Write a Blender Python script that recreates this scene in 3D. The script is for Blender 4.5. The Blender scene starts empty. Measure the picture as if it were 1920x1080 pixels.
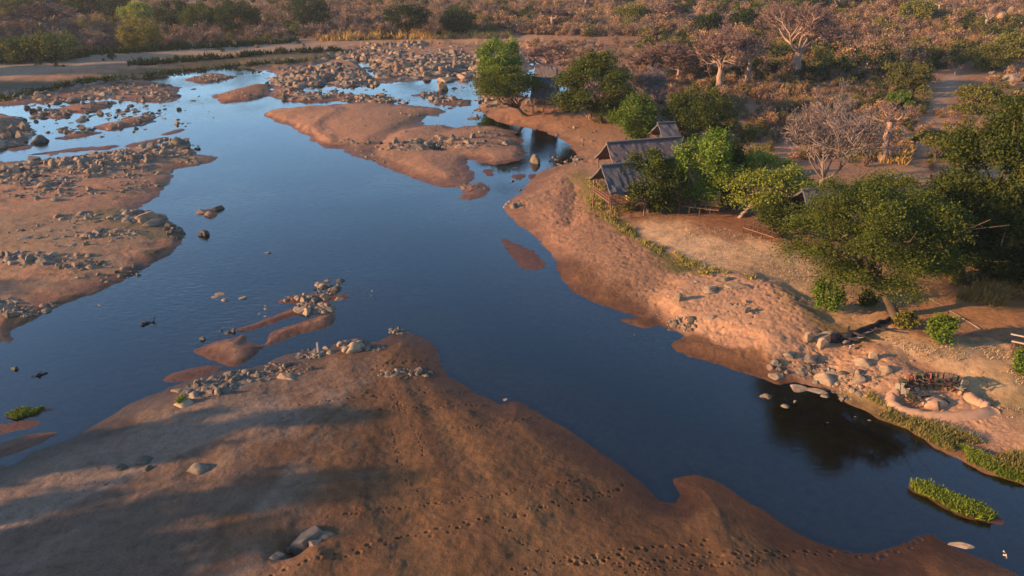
import bpy, math, random
import numpy as np
from mathutils import Vector

R = math.radians
SC = bpy.context.scene
COL = SC.collection

# ------------------------------------------------------------------ camera, sky, sun, exposure
CAM_H, PITCH, FPX = 28.0, R(25.7), 1350.0
SUN_EL, SHADOW_AZ = R(13.5), R(12.0)          # shadows run along +X, a little away from the camera
cam = bpy.data.cameras.new('camera'); cam_o = bpy.data.objects.new('camera', cam); COL.objects.link(cam_o)
cam.sensor_width = 36.0; cam.lens = 36.0 * FPX / 1920.0
cam.clip_start = 0.5; cam.clip_end = 6000
cam_o.location = (0, 0, CAM_H); cam_o.rotation_euler = (math.pi / 2 - PITCH, 0, 0)
SC.camera = cam_o
SC.render.resolution_x, SC.render.resolution_y = 1024, 576

W = bpy.data.worlds.new('World'); SC.world = W; W.use_nodes = True
wn = W.node_tree.nodes; wl = W.node_tree.links
bg = wn['Background']; bg.inputs['Strength'].default_value = 0.145
sky = wn.new('ShaderNodeTexSky'); sky.sky_type = 'NISHITA'; sky.sun_disc = False
sky.sun_elevation = SUN_EL; sky.sun_rotation = R(258); sky.air_density = 1.0; sky.dust_density = 0.3; sky.ozone_density = 3.0
wl.new(sky.outputs[0], bg.inputs['Color'])

sl = bpy.data.lights.new('sun', 'SUN'); sl.energy = 4.8; sl.angle = R(0.6); sl.color = (1.0, 0.63, 0.31)
so = bpy.data.objects.new('sun', sl); COL.objects.link(so)
LD = Vector((math.cos(SHADOW_AZ) * math.cos(SUN_EL), math.sin(SHADOW_AZ) * math.cos(SUN_EL), -math.sin(SUN_EL)))
so.rotation_euler = LD.to_track_quat('-Z', 'Y').to_euler(); so.location = (-200, -60, 120)

SC.view_settings.view_transform = 'Standard'; SC.view_settings.look = 'None'
SC.view_settings.exposure = 1.72; SC.view_settings.gamma = 1.0
SC.cycles.use_denoising = True
HAZE = 0.00011
SC.cycles.max_bounces = 6; SC.cycles.transparent_max_bounces = 12; SC.cycles.volume_bounces = 0
SC.cycles.caustics_reflective = False; SC.cycles.caustics_refractive = False

# ------------------------------------------------------------------ projection helpers
CP, SP = math.cos(PITCH), math.sin(PITCH)
def ray(px, py):
    a = (np.asarray(px, float) - 960) / FPX; b = (540 - np.asarray(py, float)) / FPX
    return a, CP + b * SP, -SP + b * CP
def at_z(px, py, z=0.0):
    dx, dy, dz = ray(px, py); t = (z - CAM_H) / dz
    return dx * t, dy * t
def proj(x, y, z):
    dz = z - CAM_H; dep = y * CP - dz * SP; up = y * SP + dz * CP
    return 960 + FPX * x / dep, 540 - FPX * up / dep, FPX / dep

# ------------------------------------------------------------------ noise
def _h(ix, iy, s):
    n = (ix.astype(np.int64) * 374761393 + iy.astype(np.int64) * 668265263 + s * 974711) & 0xffffffff
    n = ((n ^ (n >> 13)) * 1274126177) & 0xffffffff
    n = n ^ (n >> 16)
    return (n & 0xffff).astype(np.float64) / 65535.0
def vnoise(x, y, s=0):
    ix = np.floor(x); iy = np.floor(y); fx = x - ix; fy = y - iy
    fx = fx * fx * fx * (fx * (fx * 6 - 15) + 10); fy = fy * fy * fy * (fy * (fy * 6 - 15) + 10)
    a = _h(ix, iy, s); b = _h(ix + 1, iy, s); c = _h(ix, iy + 1, s); d = _h(ix + 1, iy + 1, s)
    return ((a + (b - a) * fx) * (1 - fy) + (c + (d - c) * fx) * fy) * 2 - 1
def fbm(x, y, o=4, s=0, g=0.5):
    r = 0; a = 1.0; t = 0
    for i in range(o):
        c, q = math.cos(i * 0.7), math.sin(i * 0.7)
        r = r + a * vnoise((x * c - y * q) * 2 ** i + 17 * i, (x * q + y * c) * 2 ** i - 9 * i, s + i * 7); t += a; a *= g
    return r / t
def sst(a, b, x):
    t = np.clip((x - a) / (b - a), 0, 1); return t * t * (3 - 2 * t)

# ------------------------------------------------------------------ terrain grid (polar, fine inside the view)
rs = [0.6]
while rs[-1] < 2600:
    r = rs[-1]
    rs.append(r + (max(0.6, 0.04 * r) if r < 24 else min(max(r * r / (CAM_H * 720) * 0.8, 0.035), 0.018 * r) if r < 620 else 0.08 * r))
RS = np.array(rs)
th_f = np.linspace(-R(56), R(56), 1480)
th_c = np.linspace(R(56), R(304), 90)[1:]
TH = np.concatenate([th_f, th_c[:-1]])
NR, NC = len(RS), len(TH)
TG, RG = np.meshgrid(TH, RS)
GX = RG * np.sin(TG); GY = RG * np.cos(TG)

def smooth_poly(pts, sub=4):
    p = np.array(pts, float); n = len(p); out = []
    for i in range(n):
        p0, p1, p2, p3 = p[i - 1], p[i], p[(i + 1) % n], p[(i + 2) % n]
        k = sub if np.hypot(*(p2 - p1)) < 60 else 1
        for j in range(k):
            t = j / k
            if k == 1: out.append(p1); continue
            q = 0.5 * (2 * p1 + (p2 - p0) * t + (2 * p0 - 5 * p1 + 4 * p2 - p3) * t * t + (3 * p1 - p0 - 3 * p2 + p3) * t ** 3)
            lin = p1 + (p2 - p1) * t
            out.append(q * 0.7 + lin * 0.3)
    return np.array(out)
def sdf_pts(poly, X, Y):
    d2 = np.full(X.shape, 1e12); ins = np.zeros(X.shape, bool)
    n = len(poly)
    for i in range(n):
        ax, ay = poly[i]; bx, by = poly[(i + 1) % n]
        ex, ey = bx - ax, by - ay; L = ex * ex + ey * ey + 1e-12
        wx, wy = X - ax, Y - ay
        t = np.clip((wx * ex + wy * ey) / L, 0, 1)
        d2 = np.minimum(d2, (wx - ex * t) ** 2 + (wy - ey * t) ** 2)
        c = (ay > Y) != (by > Y)
        if abs(ey) > 1e-12: ins ^= c & (X < ex * (Y - ay) / ey + ax)
    d = np.sqrt(d2)
    return np.where(ins, d, -d)
SUB = 2
ri = np.unique(np.append(np.arange(0, NR, SUB), NR - 1)); ci = np.unique(np.append(np.arange(0, NC, SUB), NC - 1))
def upsample(S):
    """from the coarse rows and columns back to the full grid"""
    rr = np.arange(NR); k = np.clip(np.searchsorted(ri, rr, 'right') - 1, 0, len(ri) - 2)
    t = ((rr - ri[k]) / (ri[k + 1] - ri[k]))[:, None]
    A = S[k] * (1 - t) + S[k + 1] * t
    cc = np.arange(NC); k = np.clip(np.searchsorted(ci, cc, 'right') - 1, 0, len(ci) - 2)
    t = ((cc - ci[k]) / (ci[k + 1] - ci[k]))[None]
    return A[:, k] * (1 - t) + A[:, k + 1] * t
CX, CY = GX[np.ix_(ri, ci)], GY[np.ix_(ri, ci)]
def sdf_grid(poly, margin=14.0):
    S = np.full(CX.shape, -margin)
    x0, y0 = poly.min(0) - margin; x1, y1 = poly.max(0) + margin
    m = (CX > x0) & (CX < x1) & (CY > y0) & (CY < y1)
    if m.any(): S[m] = np.maximum(sdf_pts(poly, CX[m], CY[m]), -margin)
    return upsample(S)
def wpoly(px, z=0.0, extra=()):
    p = np.array(px, float); x, y = at_z(p[:, 0], p[:, 1], z)
    w = list(zip(x, y)) + list(extra)
    return smooth_poly(w)

LAND = []   # (polygon, crest height, ramp width, edge wobble)
def land(px, H, w, wob=0.35, extra=(), z=0.0): LAND.append((wpoly(px, z, extra), H, w, wob))
# near sand bar
land([(0,872),(60,848),(130,822),(180,797),(235,766),(270,748),(300,735),(335,718),(370,702),(430,694),(480,688),(520,672),(560,660),(600,656),(640,642),(668,634),(695,642),(722,634),(748,622),(785,630),(806,642),(818,655),(830,685),(845,708),(870,722),(892,738),(922,752),(942,762),(966,754),(1000,768),(1040,790),(1100,830),(1160,870),(1200,905),(1232,938),(1262,946),(1276,930),(1264,900),(1300,892),(1340,902),(1420,952),(1500,1000),(1580,1032),(1620,1040),(1660,1030),(1700,1012),(1742,1006),(1785,1030),(1840,1052),(1910,1078)],
     1.1, 9.0, 0.25, [(40,14),(45,-60),(-160,-60),(-160,26),(-70,36),(-40,42)])
# left spit
land([(-60,300),(0,300),(60,300),(130,292),(200,284),(260,276),(330,274),(372,288),(410,292),(404,303),(370,310),(332,318),(322,332),(308,352),(280,376),(262,391),(268,400),(300,402),(338,428),(352,440),(336,455),(318,470),(300,485),(260,510),(200,540),(140,564),(90,580),(60,600),(20,620),(-20,632)],
     0.9, 5.0, 0.4, [(-80,72),(-130,70),(-190,110),(-120,120)])
# middle island
land([(500,212),(522,205),(600,200),(700,190),(745,195),(830,205),(822,215),(820,230),(850,240),(900,235),(960,245),(975,262),(990,285),(970,298),(930,308),(880,300),(868,310),(885,325),(882,343),(905,340),(912,352),(904,368),(880,378),(862,370),(855,352),(820,348),(760,330),(690,303),(640,282),(610,276),(575,250),(545,235),(515,225)], 1.0, 6.0, 0.4)
# islets
for p, H in [
    ([(105,259),(125,250),(160,245),(200,247),(160,256),(125,263)], .5),
    ([(170,241),(210,228),(260,218),(295,220),(292,230),(240,239),(205,246)], .6),
    ([(105,206),(150,196),(210,190),(215,197),(180,210),(140,213),(110,210)], .6),
    ([(60,216),(100,205),(135,214),(120,222),(80,222)], .5),
    ([(-60,215),(0,215),(40,222),(57,245),(48,265),(15,276),(-60,285)], .6),
    ([(-40,180),(60,166),(160,150),(260,150),(332,165),(326,190),(280,193),(240,190),(200,184),(140,190),(60,195),(-40,200)], .35),
    ([(400,181),(450,165),(500,157),(508,170),(490,183),(440,193),(412,195),(405,188)], .8),
    ([(345,149),(400,138),(442,143),(420,152),(380,158)], .5),
    ([(235,273),(280,261),(312,258),(300,268),(250,276)], .3), ([(303,251),(340,240),(347,243),(315,254)], .3),
    ([(60,290),(150,277),(220,272),(205,280),(100,288)], .3), ([(15,280),(40,275),(62,272),(50,279),(25,283)], .3),
    ([(505,176),(550,166),(600,178),(640,175),(700,180),(745,190),(722,200),(640,190),(560,192),(520,184)], .5),
    ([(765,180),(800,174),(832,177),(800,181)], .3), ([(808,191),(840,185),(885,189),(880,198),(820,197)], .5),
    ([(304,714),(315,702),(340,693),(392,684),(420,688),(400,697),(370,708),(330,718)], .22),
    ([(364,657),(400,643),(440,634),(456,628),(470,640),(495,645),(510,625),(540,610),(600,592),(625,588),(628,605),(600,620),(550,630),(500,650),(460,680),(430,687),(385,672)], .6),
    ([(440,616),(500,600),(530,585),(560,574),(622,570),(627,580),(590,590),(540,596),(480,616),(450,622)], .4),
    ([(520,566),(545,555),(590,547),(642,553),(642,563),(590,568),(540,571)], .4),
    ([(940,448),(962,455),(1000,470),(1020,490),(1010,504),(985,504),(962,482)], .08),
    ([(1706,912),(1730,911),(1770,924),(1830,948),(1880,970),(1884,986),(1850,981),(1790,961),(1740,932),(1715,922)], .25),
    ([(10,779),(40,768),(85,763),(112,768),(70,776),(30,786)], .12), ([(-30,800),(50,790),(92,788),(60,800),(-30,818)], .15),
    ([(-30,842),(60,815),(117,806),(100,820),(50,842),(-30,870)], .2),
    ([(955,330),(975,325),(987,333),(970,339)], .15), ([(938,318),(975,311),(966,318)], .12),
    ([(372,398),(390,393),(410,400),(405,408),(385,406)], .15),
    ([(905,320),(925,318),(928,330),(912,332)], .1), ([(990,330),(1003,327),(1008,334),(995,338)], .15),
    ([(1410,742),(1440,738),(1450,744),(1425,748)], .06), ([(120,556),(135,552),(150,556),(135,560)], .05)]:
    land(p, H, 2.0, 0.3)
# rocky field up river and the far banks
land([(505,148),(540,128),(600,122),(640,100),(700,85),(800,85),(900,85),(960,95),(1000,120),(960,150),(900,152),(860,146),(800,148),(720,155),(640,163),(590,162),(560,168),(535,178),(512,172)], .9, 6.0, 0.6)
land([(-300,195),(0,180),(60,166),(150,160),(270,146),(320,140),(400,131),(460,128),(520,134),(560,126),(600,122),(660,104),(720,96),(880,96),(960,92)], 1.2, 10.0, 0.8, [(40,240),(60,2400),(-2400,2400),(-2400,60),(-260,110)])
# right bank
land([(885,95),(892,150),(905,190),(897,206),(930,224),(965,236),(1000,242),(1040,254),(1070,275),(1085,290),(1060,308),(1020,320),(985,345),(975,365),(945,386),(955,400),(975,420),(1000,445),(1022,465),(1045,490),(1048,510),(1060,530),(1090,555),(1120,570),(1162,582),(1200,596),(1160,599),(1205,613),(1240,606),(1268,614),(1290,628),(1262,646),(1290,668),(1350,685),(1420,709),(1460,722),(1490,715),(1530,725),(1570,728),(1600,745),(1622,766),(1650,786),(1700,806),(1750,840),(1800,866),(1850,890),(1925,914),(2150,1010)],
     1.05, 5.0, 0.3, [(70,24),(260,-20),(2400,60),(2400,2400),(60,2400),(20,260)])

print('grid', NR, NC)
n1 = fbm(GX * 0.35, GY * 0.35, 4, 3); n2 = fbm(GX * 1.3, GY * 1.3, 3, 11)
hill_n = fbm(GX * 0.02, GY * 0.02, 3, 21)
Hg = np.full(GX.shape, -2.0); TOP = np.full(GX.shape, -9.0)
KIND = np.full(GX.shape, -1)
for i, (poly, H, w, wob) in enumerate(LAND):
    s = sdf_grid(poly)
    far = np.clip(RG / 60, 0.6, 3)
    s = s + (n1 * wob * 1.6 + n2 * wob * 0.5) * far
    f = np.where(s > 0, H * (1 - np.exp(-np.maximum(s, 0) / w)), np.maximum((0.055 if i in (0, len(LAND) - 1) else 0.09) * s - 0.004 * s * s, -2.0))
    KIND = np.where(f > Hg, i, KIND); Hg = np.maximum(Hg, f)
N_NEAR, N_LEFT, N_MID, N_RIGHT = 0, 1, 2, len(LAND) - 1
# water hollows cut into the land
def hollow(px, depth, w=1.5, z=0.0):
    global Hg
    s = sdf_grid(wpoly(px, z)) + n1 * 0.5
    Hg = Hg - (Hg + depth) * sst(-w, w, s)
hollow([(655,112),(700,114),(722,128),(705,148),(692,142),(668,120)], .3)
hollow([(800,300-22),(830,276),(850,281),(825,286)], .2); hollow([(600,150),(630,146),(640,152),(610,157)], .2)
hollow([(700,140),(715,132),(790,140),(760,146)], .12); hollow([(545,141),(590,132),(600,137),(560,146)], .25)
hollow([(840,134),(880,128),(890,140),(850,142)], .2)
hollow_s = sst(-3.0, 5.0, sdf_grid(wpoly([(1480,745),(1600,760),(1700,830),(1850,910),(1990,1000),(1900,1060),(1700,1000),(1560,985),(1440,900),(1430,800)])) + n1 * 2)
Hg = np.where(Hg < -.12, Hg + (-.30 + .12 * n1 - Hg) * hollow_s * .9, Hg)
# mounds, gullies and rises on the land
def bump(px, dh, w, z=0.0, wob=0.8):
    global Hg
    s = sdf_grid(wpoly(px, z)) + n1 * wob
    m = sst(-w, w, s); Hg = Hg + dh * m; return m
bump([(1235,548),(1300,515),(1420,515),(1500,565),(1538,606),(1500,640),(1440,648),(1350,612),(1275,585)], .48, 1.4, 1.0)
bump([(1565,680),(1640,652),(1720,690),(1805,716),(1770,735),(1660,735),(1600,715)], .42, 1.2, 1.0)
bump([(1620,650),(1700,620),(1800,650),(1920,690),(1920,740),(1800,700),(1700,670)], .3, 2.0, 1.0)
gully = bump([(1068,335),(1085,350),(1092,378),(1080,410),(1068,418),(1062,390),(1070,360)], -.35, 1.6, .6, .3)
bump([(500,212),(600,200),(640,215),(600,240),(620,268),(580,250),(540,230)], .35, 1.5)
bump([(820,232),(760,250),(700,290),(690,275),(740,245),(800,215)], -.35, 1.5)
# country behind rises
rise = sst(120, 420, GY + 0.6 * np.maximum(GX, 0)) * sst(-40, 160, GX + 0.15 * GY)
Hg = Hg + np.where(Hg > 0.3, 1, 0) * 0 + rise * 9.0 * sst(0.2, 1.0, Hg) * (1 + 0.25 * hill_n)
Hg = Hg + sst(0.3, 1.2, Hg) * sst(180, 480, GY) * 3.0 * (1 + .5 * hill_n)
landm = sst(0.02, 0.35, Hg)
# long low sand ridges and hollows that catch the low sun
u = GX * math.cos(0.5) + GY * math.sin(0.5); v = -GX * math.sin(0.5) + GY * math.cos(0.5)
Hg = Hg + landm * 0.16 * fbm(u * 0.10, v * 0.28, 4, 31)
nearm = sst(70, 40, RG) * landm * (KIND == N_NEAR)
u2 = GX * math.cos(-1.15) + GY * math.sin(-1.15); v2 = -GX * math.sin(-1.15) + GY * math.cos(-1.15)
Hg = Hg + nearm * (0.20 * fbm(u2 * 0.06, v2 * 0.26, 3, 43) + 0.02 * fbm(GX * 1.1, GY * 1.1, 3, 47))
ax_, ay_ = at_z(735, 690); fa = np.arctan2(GX - ax_, -(GY - ay_)); fd = np.hypot(GX - ax_, GY - ay_)
fan = fbm(fa * 5.5, fd * 0.05, 4, 91) * sst(2, 9, fd)
Hg = Hg + nearm * (0.055 * fan + 0.02 * fbm(GX * 2.6, GY * 2.6, 2, 93))
Hg = Hg + landm * sst(140, 60, RG) * 0.045 * fbm(GX * 0.8, GY * 0.8, 4, 95)
# trampled sand on the right bank and rough ground elsewhere
tramp = (KIND == N_RIGHT) * sst(150, 90, RG) * sst(.1, .5, Hg)
flat = sst(1.5, -1.5, sdf_grid(wpoly([(1085,320),(1120,385),(1190,430),(1250,475),(1330,508),(1420,515),(1500,565),(1545,610),(1620,640),(1700,690),(1800,716),(1870,765),(2000,800),(2000,300),(1300,250)], 1.0)))
tramp = tramp * flat * (0.55 + 0.45 * sst(-.4, .4, fbm(GX * .25, GY * .25, 2, 57)))
c1 = vnoise(GX * 3.2, GY * 3.2, 51); c2 = vnoise(GX * 5.6 + 3, GY * 5.6, 53)
Hg = Hg + tramp * (-0.055 * sst(0.1, 0.7, c1) - 0.04 * sst(0.1, 0.7, c2) + 0.03 * vnoise(GX * 1.1, GY * 1.1, 55))
Hg = Hg + (KIND == N_LEFT) * landm * (0.07 * fbm(GX * 0.5, GY * 0.8, 4, 61) + 0.03 * vnoise(GX * 2.2, GY * 2.2, 63) * sst(0, .5, n1))
Hg = Hg + sst(0.4, 1.0, Hg) * sst(90, 160, RG) * 0.25 * fbm(GX * .12, GY * .12, 3, 67)

# lookup on the grid
def hz(x, y):
    x = np.asarray(x, float); y = np.asarray(y, float)
    r = np.hypot(x, y); t = np.arctan2(x, y)
    t = np.where(t < TH[0], t + 2 * math.pi, t)
    i = np.clip(np.searchsorted(RS, r) - 1, 0, NR - 2); j = np.clip(np.searchsorted(TH, t) - 1, 0, NC - 2)
    a = np.clip((r - RS[i]) / (RS[i + 1] - RS[i]), 0, 1); b = np.clip((t - TH[j]) / (TH[j + 1] - TH[j]), 0, 1)
    return (Hg[i, j] * (1 - b) + Hg[i, j + 1] * b) * (1 - a) + (Hg[i + 1, j] * (1 - b) + Hg[i + 1, j + 1] * b) * a
def ground(px, py):
    """where the line of sight of a picture point meets the ground or the water"""
    px = np.atleast_1d(np.asarray(px, float)); py = np.atleast_1d(np.asarray(py, float))
    dx, dy, dz = ray(px, py)
    dist = np.geomspace(20, 900, 900)
    hl = np.hypot(dx, dy)[:, None]
    X = dx[:, None] / hl * dist; Y = dy[:, None] / hl * dist; Z = CAM_H + dz[:, None] / hl * dist
    G = np.maximum(hz(X, Y), 0.0)
    k = np.argmax(Z < G, axis=1); k = np.where((Z < G).any(1), k, 899); k = np.maximum(k, 1)
    n = np.arange(len(px))
    za, zb = (Z - G)[n, k - 1], (Z - G)[n, k]
    f = np.clip(za / (za - zb + 1e-9), 0, 1)
    x = X[n, k - 1] + (X[n, k] - X[n, k - 1]) * f; y = Y[n, k - 1] + (Y[n, k] - Y[n, k - 1]) * f
    return x, y, hz(x, y)
def g1(px, py):
    x, y, z = ground(px, py); return float(x[0]), float(y[0]), float(z[0])

# animal tracks pressed into the near sand
def track(px, stride, rad, depth, gap):
    global Hg
    p = np.array(px, float); x, y, z = ground(p[:, 0], p[:, 1])
    P = np.stack([x, y], 1); seg = np.hypot(*np.diff(P, axis=0).T); L = np.concatenate([[0], np.cumsum(seg)])
    rng = np.random.default_rng(int(L[-1] * 1000) % 9999)
    n = int(L[-1] / stride)
    for k in range(n):
        d = k * stride + rng.normal(0, stride * .12)
        cx, cy = np.interp(d, L, x), np.interp(d, L, y); ex, ey = np.interp(d + .3, L, x) - cx, np.interp(d + .3, L, y) - cy
        q = math.hypot(ex, ey) + 1e-6; sgn = 1 if k % 2 else -1
        cx += -ey / q * gap * sgn + rng.normal(0, .08); cy += ex / q * gap * sgn + rng.normal(0, .08)
        r = math.hypot(cx, cy); t = math.atan2(cx, cy); rr = rad * rng.uniform(.65, 1.3)
        if rng.random() < .04: continue
        i0, i1 = np.searchsorted(RS, [r - 3 * rr, r + 3 * rr]); j0, j1 = np.searchsorted(TH, [t - 3 * rr / r, t + 3 * rr / r])
        ax0, ay0 = (ex / q, ey / q); qx, qy = GX[i0:i1, j0:j1] - cx, GY[i0:i1, j0:j1] - cy; el_ = rng.uniform(1.0, 1.7)
        d2 = (((qx * ax0 + qy * ay0) / el_) ** 2 + (-qx * ay0 + qy * ax0) ** 2) / rr ** 2
        Hg[i0:i1, j0:j1] += depth * rng.uniform(.35, 1.25) * (-np.exp(-d2 * 1.2) + 0.14 * np.exp(-(np.sqrt(d2) - 1.5) ** 2 * 3))
for t, big in [([(505,1075),(640,1042),(740,1010),(860,985),(960,968),(1040,945),(1150,925)], 2), ([(950,1076),(1060,1055),(1160,1035),(1340,1013)], 2),
          ([(1080,1052),(1250,1050),(1450,1035),(1560,1036),(1640,1046),(1740,1008)], 2), ([(620,966),(800,945),(930,930),(1010,910),(1115,899)], 1),
          ([(940,985),(980,1020),(1040,1045),(1100,1052),(1200,1064),(1350,1058),(1480,1050)], 1), ([(530,782),(700,770),(850,760),(930,763)], 1),
          ([(560,762),(650,745),(800,735),(890,738)], 1), ([(735,800),(745,850),(760,900),(785,925)], 1), ([(778,800),(790,830),(798,860)], 1),
          ([(840,806),(920,800),(1020,782)], 1), ([(1120,928),(1185,908)], 2), ([(700,690),(740,680),(810,676)], 2), ([(690,720),(760,705),(830,700)], 1),
          ([(160,918),(172,905),(218,905),(230,898)], 1), ([(600,720),(680,735),(740,748),(780,790)], 1), ([(1150,1076),(1300,1064),(1440,1056)], 1)]:
    if big == 2: track(t, .36, .085, .11, .11)
    else: track(t, .26, .06, .075, .07)
# hollow round the near boulder
for (px, py, rr, dd) in [(543,1014,1.0,-.8), (572,1010,1.6,-.2), (595,1040,1.2,.25), (370,880,1.2,-.12), (300,800,.9,-.1)]:
    x, y, z = g1(px, py); d2 = ((GX - x) ** 2 + (GY - y) ** 2) / rr ** 2
    Hg = Hg + dd * np.exp(-d2 * 1.5)

# ------------------------------------------------------------------ ground colours (sand, silt and grass, with water absorption put into the bed)
def mixc(C, col, m): return C + (np.array(col)[None, None, :] - C) * m[..., None]
big = fbm(GX * 0.07, GY * 0.07, 4, 71); med = fbm(GX * 0.5, GY * 0.5, 4, 73)
COLR = np.zeros(GX.shape + (3,)); COLR[:] = (0.43, 0.265, 0.19)
COLR = mixc(COLR, (0.36, 0.235, 0.165), sst(-.3, .5, big))
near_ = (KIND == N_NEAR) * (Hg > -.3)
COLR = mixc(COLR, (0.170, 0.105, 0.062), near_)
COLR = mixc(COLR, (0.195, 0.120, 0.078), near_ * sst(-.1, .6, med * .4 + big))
COLR = mixc(COLR, (0.30, 0.255, 0.245), near_ * sst(-8, -18, GX + med * 5) * .85)
COLR = mixc(COLR, (0.10, 0.060, 0.038), near_ * sst(.05, .5, fan) * .5)
COLR = mixc(COLR, (0.25, 0.152, 0.082), near_ * sst(-.05, -.4, fan) * sst(-9, -2, GX) * .8)
COLR = mixc(COLR, (0.34, 0.27, 0.20), (KIND == N_LEFT) * sst(-.2, .6, med + big) * .6)
dry = sst(0.75, 1.5, Hg)
COLR = mixc(COLR, (0.33, 0.20, 0.125), sst(110, 170, RG) * (KIND == N_RIGHT) * dry)
COLR = mixc(COLR, (0.24, 0.165, 0.10), sst(150, 220, RG) * sst(-.3, .4, med) * .8)
def paint(px, col, w, z=0.6, amt=1.0, rough=1.0):
    global COLR
    s = sdf_grid(wpoly(px, z)) + (n1 * 1.2 + med * 1.2) * rough
    COLR = mixc(COLR, col, sst(-w, w, s) * amt)
paint([(1225,548),(1330,505),(1430,515),(1520,580),(1620,650),(1720,680),(1800,715),(1960,790),(1960,880),(1800,810),(1650,755),(1500,700),(1400,655),(1300,620)], (0.60, 0.405, 0.29), 2.0, .8, .8)
# grass flat on the right bank
paint([(1185,430),(1250,410),(1380,430),(1500,480),(1600,560),(1720,640),(1900,650),(1960,800),(1860,750),(1780,700),(1650,645),(1560,610),(1500,560),(1420,515),(1330,510)], (0.76, 0.57, 0.385), 1.5, 1.0)
paint([(1060,325),(1110,315),(1140,360),(1150,400),(1200,440),(1300,500),(1420,525),(1500,565),(1540,610),(1600,610),(1640,620),(1620,645),(1560,630),(1520,600),(1440,530),(1330,515),(1250,490),(1180,440),(1120,400),(1085,360)], (0.205, 0.185, 0.075), 1.0, 1.0, .8)
paint([(1150,400),(1215,455),(1300,505),(1310,515),(1250,490),(1170,430)], (0.13, 0.145, 0.05), .8, 1.0, .8)
paint([(1330,500),(1440,470),(1560,520),(1640,570),(1560,590),(1450,530)], (0.33, 0.255, 0.14), 2.0, 1.0, .6)
paint([(1700,640),(1900,660),(1960,760),(1880,740),(1780,690)], (0.66, 0.49, 0.30), 2.0, 1.0, .7)
paint([(1840,740),(1920,720),(1960,800),(1900,790)], (0.27, 0.235, 0.105), 1.5, 1.0, .8)
paint([(1700,560),(1780,540),(1960,540),(1960,620),(1850,610),(1720,600)], (0.50, 0.30, 0.15), 1.5, 1.0, .7)
paint([(1300,410),(1400,410),(1440,440),(1370,450),(1290,435)], (0.30, 0.155, 0.10), 1.2, 1.0, .7)
paint([(1570,728),(1610,745),(1650,775),(1720,800),(1800,850),(1960,915),(1960,880),(1800,820),(1700,780),(1640,745)], (0.27, 0.23, 0.105), .7, .4, .8)
paint([(1040,488),(1055,530),(1115,572),(1180,600),(1245,606),(1215,566),(1140,522),(1085,482)], (0.20, 0.115, 0.07), 1.0, .4, .9)
paint([(1262,640),(1300,664),(1420,712),(1490,720),(1455,690),(1380,655),(1300,632)], (0.19, 0.11, 0.065), .7, .3, .9)
paint([(375,660),(440,640),(470,645),(520,628),(600,598),(622,596),(600,615),(500,646),(440,680),(395,672)], (0.44, 0.345, 0.29), .8, .2, .8)
# far left flats
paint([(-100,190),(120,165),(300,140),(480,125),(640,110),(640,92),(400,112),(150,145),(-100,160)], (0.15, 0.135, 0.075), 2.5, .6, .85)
paint([(-60,120),(100,112),(300,90),(450,82),(600,80),(640,92),(420,102),(200,122),(-60,150)], (0.40, 0.33, 0.27), 2.5, 1.0, .9, 1.6)
paint([(560,84),(640,85),(700,80),(860,80),(1000,82),(1000,72),(820,70),(700,72),(600,78)], (0.45, 0.31, 0.23), 3, 1.2, .9)
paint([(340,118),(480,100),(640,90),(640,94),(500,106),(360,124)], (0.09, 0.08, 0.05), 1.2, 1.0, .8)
# vehicle track and bare earth on the right
paint([(1735,205),(1760,180),(1770,150),(1788,140),(1800,150),(1780,185),(1790,215),(1830,240),(1800,300),(1770,320),(1760,280)], (0.42, 0.335, 0.28), 2.5, 2.0, .9)
paint([(1560,200),(1700,215),(1800,190),(1880,210),(1850,250),(1800,320),(1740,330),(1640,310),(1600,260)], (0.42, 0.28, 0.19), 3, 2.0, .8)
# algae and silt on the left spit and the near bar
paint([(0,590),(90,570),(220,520),(310,465),(320,480),(240,525),(120,585),(0,640)], (0.075, 0.08, 0.03), .6, .2, .85)
paint([(170,395),(260,392),(330,430),(300,445),(220,440)], (0.16, 0.16, 0.07), 1.2, .5, .6)
paint([(940,880),(985,865),(1010,905),(1000,925),(960,915)], (0.13, 0.085, 0.055), .9, .8, .7)
paint([(480,1000),(640,1020),(700,1080),(500,1100)], (0.24, 0.14, 0.075), 1.2, .8, .5)
# wet sand by the waterline; bed darkened with depth for light the water absorbs
wetn = Hg + 0.10 * med + 0.05 * n2
wet = sst(0.40, 0.05, wetn) * (1 - 0.35 * (KIND == N_RIGHT))
COLR = COLR * (1 - wet[..., None]) + COLR * np.array((0.46, 0.40, 0.36)) * wet[..., None]
COLR = mixc(COLR, (0.26, 0.155, 0.095), sst(0.01, -0.06, Hg))
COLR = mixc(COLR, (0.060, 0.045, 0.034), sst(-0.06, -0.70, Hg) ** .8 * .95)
COLR = mixc(COLR, (0.30, 0.18, 0.13), hollow_s * (Hg < 0) * .8)
WET = np.clip(wet, 0, 1)
isl = ((KIND > N_MID) & (KIND < len(LAND) - 3) & (Hg > 0)) * 1.0
COLR = COLR * (1 - isl[..., None] * np.array((.22, .30, .32)))
COLR = COLR * np.array((0.545, 0.415, 0.305))

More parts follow.
